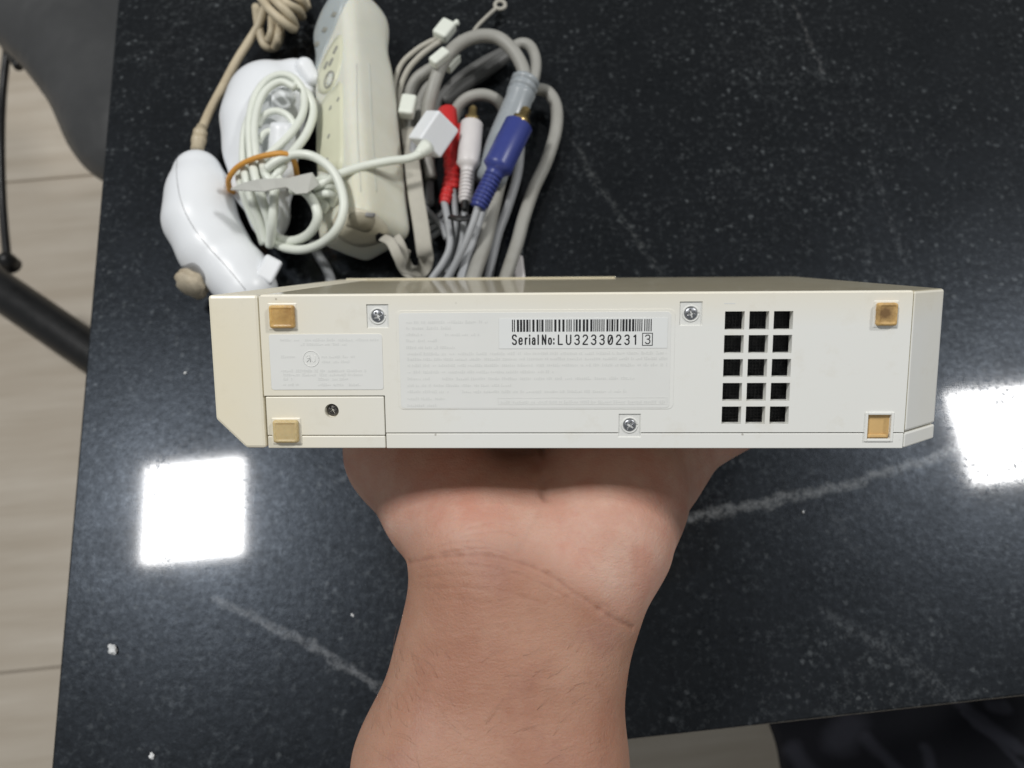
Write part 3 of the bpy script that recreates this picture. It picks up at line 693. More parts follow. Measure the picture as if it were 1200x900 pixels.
# small left label
a = fc(318.5, 456.8); b = fc(447.5, 391.2)
rim2 = cpart('label_border', rplate(a[0], a[1], b[0], b[1], 0.0008, -0.0001, 0.00014, M['label'], 'label_border'))
LZ2 = 0.00015; bmf = bmesh.new(); s5 = 3.914
for y_, runs in ((345, [(385, 470), (500, 830)]), (365, [(480, 690)]), (422, [(390, 455), (575, 740)]), (445, [(575, 700)]), (487, [(390, 780)]), (505, [(400, 760)]), (524, [(400, 440), (560, 690)]), (550, [(400, 465), (560, 680), (700, 750)])):
    for p, q in runs: rowpx(bmf, 230 + p / s5, 230 + q / s5, 310 + y_ / s5, 4.0, LZ2)
cpart('faint_print', from_bm('faint_print', bmf, M['faint']), rim2, kind='stuff')
cxx, cyy = fc(364.8, 420.3)
V, Fc = tube_vf([Vector((cxx + 0.0023 * math.cos(k * math.pi / 20), cyy + 0.0023 * math.sin(k * math.pi / 20), LZ2)) for k in range(41)], 0.00012, 6); cpart('approval_mark', mesh('approval_mark', V, Fc, M['mark']), rim2)
for st_ in (((-.2, -.8), (-.2, .8), (-.9, .8), (-1.2, .5), (-.9, .1), (-.2, .1), (-1.2, -.8)), ((.25, .8), (.25, -.5), (.65, -.8), (1.1, -.5), (1.1, .8))):
    V, Fc = tube_vf([Vector((cxx + a * 0.0011, cyy + b * 0.0012, LZ2)) for a, b in st_], 0.00011, 6); cpart('approval_mark', mesh('approval_mark', V, Fc, M['mark']), rim2)
# flap on the long upper side
cpart('port_flap', box_mesh('port_flap', (0.004, -0.0002, -DP + 0.0005), (0.1315, 0.0006, -DP + 0.004), M['topshell'], 0.0002))
cpart('scuff', box_mesh('scuff', (0.1480, -0.0034, -0.0001), (0.1512, -0.0031, 0.00003), M['faint']))

# ------------------------------------------------------------------ hand and forearm
def tocam(p): q = Vector(p) - CAM; return (q.dot(RT), q.dot(UP), -q.dot(FW))
def K(px, py, d): return ((px - 600) / F * d, (450 - py) / F * d, -d)
def Cn(x, y, z): return tocam(CM @ Vector((x, y, z)))
chains = [
    ([K(505, 1200, .272), K(520, 900, .263), K(553, 760, .270), K(566, 690, .271)], [.033, .0285, .0236, .0210], .012),
    ([K(628, 1200, .272), K(633, 900, .263), K(648, 760, .270), K(656, 690, .271)], [.033, .0275, .0238, .0212], .016),
    ([K(577, 1000, .262), K(605, 760, .268), K(612, 690, .270), K(615, 630, .282)], [.026, .022, .021, .021], .014),
    ([K(566, 690, .271), K(562, 640, .274), K(527, 590, .292), K(482, 527, .312), Cn(.050, -.066, -.088)], [.0208, .0212, .0231, .0245, .0145], .012),
    ([K(656, 690, .271), K(681, 690, .271), K(700, 634, .276), K(711, 584, .294), K(740, 546, .316), Cn(.112, -.064, -.088)], [.0206, .0202, .0242, .0280, .0252, .015], .010),
    ([K(615, 640, .284), K(612, 570, .318), Cn(.072, -.062, -.078)], [.020, .017, .013], .012),
    ([K(620, 640, .284), K(645, 570, .322), Cn(.092, -.062, -.080)], [.020, .016, .013], .012),
    ([K(730, 565, .310), K(782, 533, .322), K(838, 500, .328), K(897, 482, .332), K(940, 468, .336)], [.022, .0165, .0128, .0118, .0102], .008)]
YF = -T - 0.0098
for x_, zk, l1, l2 in ((.050, -.078, .028, .036), (.071, -.080, .036, .044), (.092, -.082, .040, .047), (.113, -.080, .037, .043)):
    dx = (x_ - .083) * 0.10
    chains.append(([Cn(x_, YF - .006, zk), Cn(x_ + dx, YF, zk - l1 * 0.75), Cn(x_ + dx * 2, YF + .0005, zk - l1 * .75 - l2 * .5), Cn(x_ + dx * 2.4, YF + .001, zk - l1 * .75 - l2 * .8)], [.0115, .0105, .0092, .0080], .004))
pn = (UP * 0 + cy); pn_c = (cy.dot(RT), cy.dot(UP), -cy.dot(FW)); p0 = Cn(0, -T - 0.0002, 0)
def f_hand(X, Y, Z):
    d = None
    for pts, rs, k in chains:
        c = None
        for (a, b, ra, rb) in zip(pts, pts[1:], rs, rs[1:]):
            q = cap(X, Y, Z, a, b, ra, rb); c = q if c is None else smin(c, q, 0.006)
        d = c if d is None else smin(d, c, k)
    pl = (X - p0[0]) * pn_c[0] + (Y - p0[1]) * pn_c[1] + (Z - p0[2]) * pn_c[2]
    return smax(d, pl, 0.004)
hv, hq = sdf_arrays(f_hand, (-.10, -.222, -.42), (.125, .02, -.215), 0.0016)
hv = relax(hv, hq, 4)
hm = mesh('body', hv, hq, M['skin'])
bm = bmesh.new(); bm.from_mesh(hm); bmesh.ops.recalc_face_normals(bm, faces=bm.faces)
CAMM = Matrix(((1, 0, 0, 0), (0, UP.y, -FW.y, 0), (0, UP.z, -FW.z, H), (0, 0, 0, 1)))
hb = BVHTree.FromBMesh(bm)
def crease3(pts):
    out = []
    for q in spline([Vector((a, b, 0)) for a, b in pts], 8):
        h_ = hb.ray_cast(Vector((0, 0, 0)), Vector(((q.x - 600) / F, (450 - q.y) / F, -1)).normalized())
        if h_[0] is not None: out.append(h_[0])
    return np.array([p[:] for p in out])
CR = [  # polyline, depth, half width, darkening
    ([(478, 659), (490, 657), (505, 654), (530, 651), (565, 650), (600, 656), (640, 671), (670, 691), (700, 712), (722, 726), (742, 736)], .00055, .0010, .75),
    ([(600, 651), (575, 643), (545, 644), (515, 649)], .00022, .0006, .34),
    ([(585, 640), (560, 634), (530, 636), (500, 645)], .00018, .0006, .25),
    ([(615, 632), (590, 623), (560, 625), (540, 630)], .00018, .0006, .2),
    ([(600, 616), (575, 613), (545, 620)], .00012, .0006, .14),
    ([(560, 655), (600, 662), (640, 679)], .00016, .0006, .22),
    ([(492, 666), (540, 661), (590, 668), (630, 682), (665, 700)], .00016, .0006, .2),
    ([(488, 678), (530, 674), (580, 679)], .00012, .0006, .14),
    ([(500, 690), (545, 689), (590, 694), (640, 708)], .00014, .0007, .14),
    ([(490, 705), (540, 703), (575, 707)], .00010, .0007, .10),
    ([(640, 578), (632, 600), (617, 628), (604, 648)], .00028, .0018, .16),
    ([(650, 592), (660, 620), (690, 660), (712, 690)], .00012, .0012, .08),
    ([(740, 600), (748, 640), (742, 690)], .00010, .0012, .08),
    ([(690, 703), (706, 708), (724, 718)], .00012, .0006, .25),
    ([(636, 520), (632, 545), (638, 580)], .0010, .003, .2)]
CR = [(crease3(p), d, w_, k) for p, d, w_, k in CR]
allp = np.concatenate([c[0] for c in CR if len(c[0])])
for lev in range(2):
    co = np.array([v.co[:] for v in bm.verts]); bm.verts.ensure_lookup_table()
    near = set()
    for i in range(0, len(co), 20000):
        blk = co[i:i + 20000]; dd = ((blk[:, None, :] - allp[None]) ** 2).sum(2).min(1); near |= set((np.nonzero(dd < (.0045 if lev == 0 else .0028) ** 2)[0] + i).tolist())
    bm.verts.index_update()
    es = [e for e in bm.edges if e.verts[0].index in near and e.verts[1].index in near]
    bmesh.ops.subdivide_edges(bm, edges=es, cuts=1, use_grid_fill=True)
    bmesh.ops.triangulate(bm, faces=[f for f in bm.faces if len(f.verts) > 4])
bm.normal_update(); bm.verts.ensure_lookup_table()
co = np.array([v.co[:] for v in bm.verts]); no = np.array([v.normal[:] for v in bm.verts])
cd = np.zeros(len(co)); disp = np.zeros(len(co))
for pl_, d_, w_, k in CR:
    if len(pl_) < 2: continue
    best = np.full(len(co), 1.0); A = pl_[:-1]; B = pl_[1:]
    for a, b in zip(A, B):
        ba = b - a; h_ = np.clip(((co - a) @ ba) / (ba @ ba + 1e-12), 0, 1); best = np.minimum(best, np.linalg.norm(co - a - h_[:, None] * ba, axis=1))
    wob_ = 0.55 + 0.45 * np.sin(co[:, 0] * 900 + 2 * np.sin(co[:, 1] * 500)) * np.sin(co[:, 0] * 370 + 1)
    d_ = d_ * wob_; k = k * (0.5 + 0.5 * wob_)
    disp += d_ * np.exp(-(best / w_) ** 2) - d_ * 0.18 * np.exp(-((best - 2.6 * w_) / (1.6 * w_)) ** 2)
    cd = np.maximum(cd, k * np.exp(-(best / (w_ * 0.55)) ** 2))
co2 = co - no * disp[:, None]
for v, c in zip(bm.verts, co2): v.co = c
bm.to_mesh(hm); bm.free()
hm.polygons.foreach_set('use_smooth', [True] * len(hm.polygons))
pyv = 450 - co[:, 1] / (-co[:, 2]) * F; pxv = 600 + co[:, 0] / (-co[:, 2]) * F
crs_x = np.array([480, 530, 600, 640, 700, 745, 900]); crs_y = np.array([658, 651, 656, 671, 712, 738, 760])
lim = np.interp(pxv, crs_x, crs_y)
palm = np.clip((lim + 22 - pyv) / 75, 0, 1); palm = palm * palm * (3 - 2 * palm)
for nm, arr in (('palm', palm), ('crease', cd)):
    at = hm.attributes.new(nm, 'FLOAT', 'POINT'); at.data.foreach_set('value', arr.astype(np.float32))
person = thing('person', 'right hand and bare forearm holding up the white console from below', 'person', D(577, 900, .263))
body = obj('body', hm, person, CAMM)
# sparse arm hair
V = []; Fc = []
hb2 = bvh_of(hm)
for k in range(130):
    px = random.uniform(430, 735); py = random.uniform(760, 900)
    if random.random() > (0.25 + 0.75 * abs(px - 590) / 150) : continue
    h_ = hb2.ray_cast(Vector((0, 0, 0)), Vector(((px - 600) / F, (450 - py) / F, -1)).normalized())
    if h_[0] is None: continue
    p, n_ = h_[0], h_[1]; t_ = Vector((random.uniform(.4, 1.1) * (1 if px > 560 else -0.6), random.uniform(.2, .9), 0)); t_ = (t_ - n_ * t_.dot(n_)).normalized()
    L = random.uniform(.005, .010); c2 = n_.cross(t_) * random.uniform(-.002, .002)
    path = [p, p + t_ * L * .35 + n_ * L * .10, p + t_ * L * .7 + n_ * L * .12 + c2 * .5, p + t_ * L + n_ * L * .08 + c2]
    v_, f_ = tube_vf([CAMM @ q for q in path], [.00003, .00003, .000022, .00001], 3, base=len(V)); V += v_; Fc += f_
obj('arm_hair', mesh('arm_hair', V, Fc, M['hair']), person, kind='stuff')

# ------------------------------------------------------------------ left controller (lying on its side, yellowed cord)
Zc = 0.020
def pc(px, py, rpx, z=Zc): p = P(px, py, z); return tuple(p), prad(rpx, p)
def chain_fn(nodes, zs, k=0.006):
    def f(X, Y, Z):
        d = None
        for (a, ra), (b, rb) in zip(nodes, nodes[1:]):
            q = cap(X, Y, Z, a, b, ra, rb, zs); d = q if d is None else smin(d, q, k)
        return smax(d, -Z + 0.0006, 0.002)
    return f
def bounds(nodes, m=0.006):
    a = np.array([n[0] for n in nodes]); r = max(n[1] for n in nodes) + m
    lo = a.min(0) - r; hi = a.max(0) + r; lo[2] = max(lo[2], -0.002); return lo, hi
n1 = thing('nunchuk', 'white teardrop controller lying on its side with stained stick and tan cord', 'game controller', P(235, 260, 0), 'white teardrop controllers')
nodes = [pc(232, 204, 28), pc(234, 228, 36), pc(235, 258, 40), pc(250, 290, 39), pc(279, 321, 34), pc(292, 340, 33)]
nf = chain_fn(nodes, 1.02); lo, hi = bounds(nodes)
me = sdf_mesh('body', nf, lo, hi, 0.0011, M['white'], 3); obj('body', me, n1); b1 = bvh_of(me)
surf_line('seam', b1, [(208, 182), (207, 205), (212, 235), (224, 262), (243, 288), (265, 312), (288, 340)], 0.00022, M['seam'], n1, lift=-0.00008)
# collar at the tail, cord and its wound bundle
a, b = P(231, 176, .020), P(236, 148, .018)
lathe('strain_relief', a, b, [(0, .0034), (.3, .0036), (.32, .0040), (.48, .0040), (.5, .0034), (.6, .0034), (.62, .0038), (.76, .0038), (.78, .0030), (1, .0024)], M['brown_cord'], n1)
pxtube('cord', [(235, 155, .018), (246, 130, .015), (262, 100, .012), (277, 72, .010), (292, 48, .010), (303, 30, .014), (310, 10, .016), (325, -12, .016)], 5.0, M['brown_cord'], n1)
def winding(pts, z=0.012, r=5.2): return pxtube('cord_winding', [(a, b, zz) for a, b, zz in pts], r, M['brown_cord'], n1, sides=10)
winding([(300, 8, .008), (303, 30, .012), (310, 52, .010), (322, 55, .006), (328, 40, .010), (322, 22, .016)])
winding([(303, -6, .02), (315, 10, .026), (330, 24, .025), (343, 34, .018), (344, 28, .010)])
winding([(314, -8, .024), (327, 5, .029), (341, 20, .024), (346, 32, .014)])
winding([(322, -10, .022), (336, 4, .024), (350, 12, .018), (354, 20, .010)])
winding([(336, -8, .018), (350, -2, .020), (357, 8, .012), (352, 14, .006)])
winding([(318, 20, .014), (318, 36, .016), (314, 48, .012)], r=4.4)
winding([(327, 30, .013), (326, 44, .015), (322, 56, .008)], r=5)
winding([(330, 0, .012), (335, 14, .012), (332, 30, .008), (338, 6, .006)])
winding([(345, -14, .008), (356, -2, .008), (360, 10, .006)])
# stick
sa_, sb_ = P(240, 314, .019), P(220, 339, .023)
lathe('stick', sa_, sb_, [(0, .0058), (.50, .0048), (.55, .0078), (.62, .0088), (.74, .0084), (.80, .0090), (.93, .0084), (.97, .0060), (1, .0056)], M['stick'], n1, 24)
for v in bpy.data.objects['stick'].data.vertices:
    k = v.index % 24; row = v.index // 24
    if 2 <= row <= 6 and k % 6 < 2: v.co = v.co.lerp(sa_ + (sb_ - sa_) * ((v.co - sa_).dot(sb_ - sa_) / (sb_ - sa_).length_squared), 0.16)
patch('stick_well', b1, [(213, 312), (228, 308), (240, 322), (238, 338), (222, 330)], M['seam'], n1, 0.0003, 3)
# trigger button at the head
bm = bmesh.new(); add_box(bm, (-.0046, -.0068, -.0050), (.0046, .0068, .0050), .0016, 3)
obj('trigger_button', from_bm('trigger_button', bm, M['white']), n1, Matrix.Translation(P(314, 318, .026)) @ Matrix.Rotation(-.35, 4, 'Z') @ Matrix.Rotation(.45, 4, 'Y'))

# ------------------------------------------------------------------ second controller with its white cord wound round it
n2 = thing('nunchuk', 'white teardrop controller wrapped in its own coiled white cord', 'game controller', P(315, 170, 0), 'white teardrop controllers')
nodes = [pc(314, 116, 47), pc(308, 140, 45), pc(306, 175, 40), pc(308, 215, 33), pc(316, 255, 20), pc(318, 278, 12)]
def nf2(X, Y, Z):
    d = chain_fn(nodes, 1.25, 0.008)(X, Y, Z)
    a, ra = pc(345, 92, 24, .022); b, rb = pc(356, 104, 17, .022); d = smin(d, cap(X, Y, Z, a, b, ra, rb, 1.2), 0.004)
    a, ra = pc(331, 150, 15, .040); b, rb = pc(331, 200, 18, .030); d = smin(d, cap(X, Y, Z, a, b, ra, rb), 0.004)   # ridge of the grip
    a, ra = pc(327, 112, 17, .047); b, rb = pc(330, 128, 16, .046); d = smax(d, -cap(X, Y, Z, a, b, ra, rb), 0.004)    # hollow round the stick
    return d
lo, hi = bounds(nodes, 0.012); me = sdf_mesh('body', nf2, lo, hi, 0.0011, M['white'], 3); obj('body', me, n2); b2 = bvh_of(me)
tb_ = [pc(357, 78, 11, .030), pc(366, 92, 9, .028)]; lo, hi = bounds(tb_)
obj('trigger_button', sdf_mesh('trigger_button', chain_fn(tb_, 1.1), lo, hi, 0.0006, M['white'], 2), n2)
patch('stick', b2, [(318, 112), (330, 106), (342, 112), (342, 124), (330, 130), (319, 124)], M['white'], n2, 0.003, 4)
def wc(pts, r=4.6): return pxtube('cord', pts, r, M['white_cord'], n2, sides=12)
wc([(301, 250, .030), (296, 210, .040), (293, 175, .043), (292, 145, .044), (297, 118, .045), (309, 98, .045), (326, 88, .045), (343, 91, .044), (355, 106, .042), (356, 128, .041), (347, 148, .042), (332, 166, .044), (312, 184, .045), (300, 198, .044)])
wc([(308, 260, .028), (303, 215, .040), (300, 180, .044), (298, 150, .045), (303, 122, .046), (314, 104, .047), (330, 96, .047), (346, 103, .046)])
wc([(345, 98, .043), (362, 112, .040), (367, 132, .038), (360, 155, .040), (346, 175, .043), (330, 190, .045), (314, 198, .045)], 5)
wc([(288, 230, .036), (285, 200, .040), (285, 170, .041), (288, 148, .042), (296, 130, .043)])
wc([(302, 148, .041), (310, 135, .042), (324, 130, .042), (338, 136, .041), (346, 148, .040)], 4)
wc([(303, 168, .041), (310, 156, .042), (322, 152, .041)], 3.6)
wc([(286, 195, .043), (290, 215, .043), (297, 240, .038), (306, 262, .032), (312, 284, .026)], 5.4)
wc([(279, 200, .038), (284, 222, .038), (292, 245, .032), (303, 268, .026), (309, 286, .020)], 5)
wc([(296, 192, .046), (301, 214, .046), (309, 240, .040), (316, 262, .034), (318, 286, .026)], 5.4)
wc([(322, 214, .044), (321, 238, .043), (319, 262, .038), (316, 288, .026)], 5.6)
wc([(307, 188, .047), (312, 206, .048), (322, 214, .047), (330, 208, .047)], 5)
wc([(333, 193, .047), (325, 204, .048), (318, 214, .046)], 5)
wc([(312, 198, .050), (326, 188, .052), (345, 181, .052), (366, 183, .052), (386, 196, .053), (398, 216, .052), (403, 242, .051), (396, 266, .047), (380, 283, .040), (358, 292, .032), (336, 291, .026), (318, 283, .022)], 5.3)
wc([(340, 222, .044), (356, 224, .044), (368, 238, .045), (372, 256, .043), (363, 273, .036), (346, 282, .028), (328, 280, .024), (316, 270, .022)], 5.6)
wc([(350, 214, .044), (368, 218, .046), (384, 212, .048), (398, 204, .048), (425, 195, .047), (455, 189, .047), (478, 186, .045), (493, 180, .044)], 5.0)
for k, (ox, oy) in enumerate(((0, 0), (3, 9), (1, 18))):
    wc([(368 + ox, 214 + oy, .040), (380 + ox, 209 + oy, .046), (391, 212 + oy, .044), (389, 222 + oy, .038)], 4.6)
wc([(376, 232, .040), (382, 240, .040), (378, 248, .038)], 4.6)
# connector plug at the cord's end: a bevelled box
OM = Matrix.Translation(P(508, 157, .036)) @ Matrix.Rotation(-.35, 4, 'Z') @ Matrix.Rotation(.85, 4, 'Y') @ Matrix.Rotation(.30, 4, 'X')
bm = bmesh.new(); add_box(bm, (-.0080, -.0092, -.0068), (.0080, .0092, .0068), .0012, 3)
obj('connector', from_bm('connector', bm, M['white']), n2, OM)
lathe('strain_relief', P(489, 182, .044), P(501, 172, .042), [(0, .0024), (.3, .0030), (.7, .0040), (1, .0044)], M['white_cord'], n2)
ring = [P(269, 222, .030), P(268, 210, .040), P(277, 197, .046), (P(292, 188, .050)), P(312, 182, .053), P(332, 180, .054), P(343, 186, .050), P(347, 200, .042), P(346, 214, .030), P(325, 226, .012), P(290, 230, .012), P(269, 222, .030)]
rbnd = tube('rubber_band', ring, 0.0017, M['rubberband'], None, n=10, sides=8, flat=0.0028)
tag(rbnd, 'orange rubber band stretched round the coiled white controller cord', 'rubber band')
# frosted tab, a bent strip
V = []; Fc = []
rows_ = [((270, 221), (270, 222)), ((285, 214), (288, 223)), ((302, 210), (310, 224)), ((322, 209), (322, 221)), ((340, 208), (336, 219)), ((352, 205), (347, 227)), ((366, 202), (360, 226)), ((374, 214), (373, 217))]
zz = [.050, .053, .057, .056, .053, .054, .053, .049]
for (a, b), z in zip(rows_, zz): V += [P(a[0], a[1], z), P(b[0], b[1], z + .002)]
for i in range(len(rows_) - 1): Fc.append((2 * i, 2 * i + 1, 2 * i + 3, 2 * i + 2))
tb2 = obj('tie_strip', mesh('tie_strip', V, Fc, M['tab'], False)); sm = tb2.modifiers.new('thickness', 'SOLIDIFY'); sm.thickness = .0006
tag(tb2, 'flat grey translucent tie strip across the coiled white cord under the rubber band', 'cable tie')

# ------------------------------------------------------------------ remote in its silicone sleeve
rem = thing('remote_control', 'cream motion remote in a yellowed silicone sleeve between the white controller and the cables', 'remote control', P(412, 150, 0))
O = P(428, 287, .0215); Tt = P(409, 5, .0215); ya = (Tt - O).normalized(); LEN = (Tt - O).length; sx_ = ya.cross(Vector((0, 0, 1))).normalized()
ph = math.radians(40); nb = Vector((0, 0, 1)) * math.cos(ph) - sx_ * math.sin(ph); wa = sx_ * math.cos(ph) + Vector((0, 0, 1)) * math.sin(ph)
RM = Matrix(((wa.x, ya.x, nb.x, O.x), (wa.y, ya.y, nb.y, O.y), (wa.z, ya.z, nb.z, O.z), (0, 0, 0, 1)))
c1_, c2_ = P(346, 62, .030), P(385, -2, .030); RI = RM.inverted()
cutl = RI @ c1_; cutn = (RI.to_3x3() @ (c2_ - c1_).cross(Vector((0.25, -0.1, 1))).normalized()); cutn = -cutn if (RI.to_3x3() @ Vector((-1, .4, 0))).dot(cutn) < 0 else cutn
def f_rem(X, Y, Z):
    t_ = Y / LEN
    sc = 1.0 + 0.0 * t_ - 0.10 * np.exp(-((t_ - .76) / .07) ** 2) + 0.05 * np.exp(-((t_ - .90) / .09) ** 2) + 0.05 * np.exp(-((t_ - .12) / .2) ** 2)
    d = rbox(X / sc, Y, Z / sc, (0, LEN / 2, 0), (.0190, LEN / 2, .0182), .0075)
    d = smax(d, cap(X, Y, Z, (0.002, 0, 0), (0.002, LEN - .026, 0), .03, .0255), .012)
    cutp = (X - cutl[0]) * cutn[0] + (Y - cutl[1]) * cutn[1] + (Z - cutl[2]) * cutn[2]
    return smax(d, cutp, .007)
def f_bump(X, Y, Z):
    cutp = (X - cutl[0]) * cutn[0] + (Y - cutl[1]) * cutn[1] + (Z - cutl[2]) * cutn[2]
    return smax(f_rem(X, Y, Z) - .0007, -(cutp + .0165), .002)
jm = sdf_mesh('sleeve', f_rem, (-.026, -.006, -.026), (.026, LEN + .006, .026), 0.0011, M['jacket'], 3)
for v in jm.vertices: v.co = RM @ v.co
# keep it on the table
zmin = min(v.co.z for v in jm.vertices)
for v in jm.vertices: v.co.z -= zmin - 0.0005
obj('sleeve', jm, rem); rb = bvh_of(jm)
bme = sdf_mesh('front_bumper', f_bump, (-.028, LEN * .5, -.028), (.028, LEN + .006, .028), .0009, M['jacket_clear'], 2)
for v in bme.vertices: v.co = RM @ v.co; v.co.z -= zmin - 0.0005
bo = obj('front_bumper', bme, rem); bb = bvh_of(bme)
for q in ((371, 52), (380, 35), (391, 17)):
    x, y = q; patch('hole', bb, [(x - 3, y + 2), (x, y - 3), (x + 4, y - 2), (x + 1, y + 3)], M['dimgrey'], bo, .0003, 2)
pnl = patch('button_panel', rb, [(374, 108), (374, 88), (384, 62), (397, 42), (402, 48), (400, 75), (393, 98), (382, 110)], M['remote'], rem, .0006, 4)
for q, s_ in (((387, 94), 7.5),):
    pts_ = []
    for k in range(21):
        a = 2 * math.pi * k / 20; x = q[0] + s_ * .62 * math.cos(a) + 2.6 * math.sin(a); y = q[1] - s_ * 1.25 * math.sin(a); p_, n_ = on_surf(rb, x, y); pts_.append(p_ + n_ * .0007)
    V, Fc = tube_vf(pts_, .0006, 8); obj('power_button', mesh('power_button', V, Fc, M['dimgrey']), rem)
patch('power_button', rb, [(383, 99), (387, 86), (391, 88), (388, 101)], M['jacket'], rem, .0008, 2)
for q in ((393, 59), (382, 77), (388, 73)):
    x, y = q; patch('button', rb, [(x - 2, y + 4), (x + 2, y - 4), (x + 4, y - 3), (x, y + 5)], M['dimgrey'], rem, .0008, 2)
patch('button_panel', rb, [(373, 200), (371, 150), (378, 120), (392, 104), (401, 98), (402, 140), (400, 200)], M['remote'], rem, .0006, 4)
for q in ((397, 117), (388, 127), (386, 160), (384, 188)):
    x, y = q; patch('speaker_hole', rb, [(x - 1.4, y + 2.4), (x + .6, y - 2.4), (x + 2, y - 1.5), (x, y + 2.6)], M['dimgrey'], rem, .0008, 2)
for xs_ in ((418, 419, 423), (433, 436, 441)):
    surf_line('sleeve_rib', rb, [(xs_[0], 75), (xs_[1], 150), (xs_[2], 225)], .00018, M['jacket'], rem, lift=.0001)
patch('end_panel', rb, [(388, 262), (399, 246), (413, 243), (440, 251), (456, 270), (446, 284), (420, 289), (398, 279)], M['tan'], rem, .0003, 4)
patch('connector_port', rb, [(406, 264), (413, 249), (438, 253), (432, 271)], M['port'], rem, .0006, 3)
patch('connector_slot', rb, [(429, 249), (438, 250), (437, 254), (428, 253)], M['seam'], rem, .0009, 2)
patch('strap_hole', rb, [(440, 275), (445, 272), (450, 276), (447, 282), (441, 281)], M['black'], rem, .0008, 2)

# wrist strap of the remote: flat ribbon with a slider lock
def ribbon(name, pts, rpx, m, parent, flat=.0011, up=None, **kw):
    return pxtube(name, pts, rpx, m, parent, flat=flat, up=up, **kw)
ribbon('strap', [(478, 150, .012), (483, 190, .022), (487, 225, .028), (493, 262, .026), (497, 292, .022), (499, 306, .014), (494, 318, .008), (480, 318, .006), (472, 305, .012), (473, 290, .020)], 9.5, M['strap'], rem, up=Vector((0, 0, 1)))
ribbon('strap', [(448, 278, .030), (458, 284, .034), (466, 300, .032), (474, 316, .024), (484, 322, .012), (493, 320, .006)], 6, M['strap'], rem, up=Vector((0, 0, 1)))
ribbon('strap', [(462, 272, .026), (470, 286, .026), (474, 300, .022), (470, 312, .018)], 5, M['strap'], rem)
pxtube('strap_cord', [(478, 170, .008), (468, 150, .010), (463, 125, .012), (462, 100, .014), (470, 76, .018), (486, 60, .021), (502, 50, .022), (514, 45, .022)], 3.2, M['strap'], rem)
pxtube('strap_cord', [(484, 170, .008), (474, 150, .010), (469, 125, .012), (469, 104, .014), (478, 82, .018), (492, 66, .021), (506, 55, .022), (517, 48, .022)], 3.4, M['strap'], rem)
def slider(name, px, py, z, ang, lx, ly, lz, parent, m=None, tilt=0):
    bm_ = bmesh.new(); add_box(bm_, (-lx, -ly, -lz), (lx, ly, lz), min(lx, ly, lz) * .45, 3)
    me_ = from_bm(name, bm_, m or M['white_cord'])
    return obj(name, me_, parent, Matrix.Translation(P(px, py, z)) @ Matrix.Rotation(ang, 4, 'Z') @ Matrix.Rotation(tilt, 4, 'Y'))
slider('strap_lock', 521, 36, .024, -.55, .0046, .0062, .0035, rem)
lathe('strap_lock', P(528, 30, .024), P(537, 26, .024), [(0, .0013), (.6, .0014), (.8, .0020), (1, .0016)], M['white_cord'], rem)
pxtube('strap_tail', [(538, 44, .024), (552, 40, .022), (560, 30, .016), (572, 18, .010), (582, 9, .006)], 2.2, M['strap'], rem)
kn = P(586, 6, .006)
V, Fc = tube_vf([kn + Vector((.0032 * math.cos(k * .42), .0032 * math.sin(k * .42), 0)) for k in range(16)], .0012, 8); obj('strap_knot', mesh('strap_knot', V, Fc, M['strap']), rem)

# ------------------------------------------------------------------ cable bundle
cab = thing('av_cable', 'coiled grey component video cable with red, white and blue plugs beside the remote', 'cable', P(560, 200, 0))
def gc(pts, r=7.5, m='grey_cord', name='cable_loop'): return pxtube(name, pts, r * 0.92, M[m], cab, sides=12)
gc([(505, 210, .008), (499, 170, .012), (501, 135, .018), (507, 105, .024), (518, 75, .028), (535, 54, .030), (558, 43, .031), (582, 44, .030), (600, 58, .029), (612, 78, .028), (616, 98, .026)], 8.5)
gc([(596, 60, .024), (610, 51, .025), (622, 55, .026), (628, 72, .026), (626, 92, .025), (618, 112, .022)], 7)
gc([(626, 104, .012), (642, 108, .012), (652, 126, .012), (651, 155, .012), (640, 190, .012), (626, 220, .012), (614, 255, .013), (606, 285, .014), (596, 315, .016), (588, 340, .016)], 8.2)
gc([(600, 150, .008), (588, 200, .010), (576, 250, .012), (568, 285, .014), (558, 315, .016), (550, 340, .016)], 9.5)
gc([(610, 165, .005), (606, 205, .006), (594, 245, .006), (583, 275, .006), (575, 310, .006), (570, 340, .006)], 6.5, 'thin_cord')
gc([(530, 150, .010), (535, 128, .016), (548, 115, .020), (566, 111, .021), (582, 117, .018), (592, 130, .012)], 7.5)
gc([(520, 120, .005), (545, 100, .006), (572, 82, .007), (598, 62, .007)], 8, 'dark_cord')
gc([(515, 140, .006), (512, 122, .006), (530, 98, .006), (560, 76, .006), (590, 60, .006)], 6, 'dark_cord')
gc([(486, 180, .006), (480, 150, .008), (479, 118, .010), (486, 96, .013), (500, 84, .016), (516, 76, .020)], 8)
gc([(500, 190, .005), (492, 160, .006), (492, 125, .007), (500, 105, .009), (512, 92, .012)], 8)
gc([(485, 190, .016), (486, 175, .018), (490, 160, .016), (502, 150, .012)], 7, 'thin_cord')
gc([(487, 210, .006), (492, 238, .008), (500, 256, .010)], 3, 'green')
gc([(497, 243, .010), (508, 254, .011), (518, 266, .012), (524, 280, .012)], 4.4, 'thin_cord')
gc([(505, 180, .004), (503, 210, .004), (504, 240, .004)], 6, 'thin_cord')
for k in range(3): gc([(500 + k, 262 + k * 9, .008), (511 + k, 255 + k * 9, .009), (522, 247 + k * 10, .008)], 4, 'thin_cord')
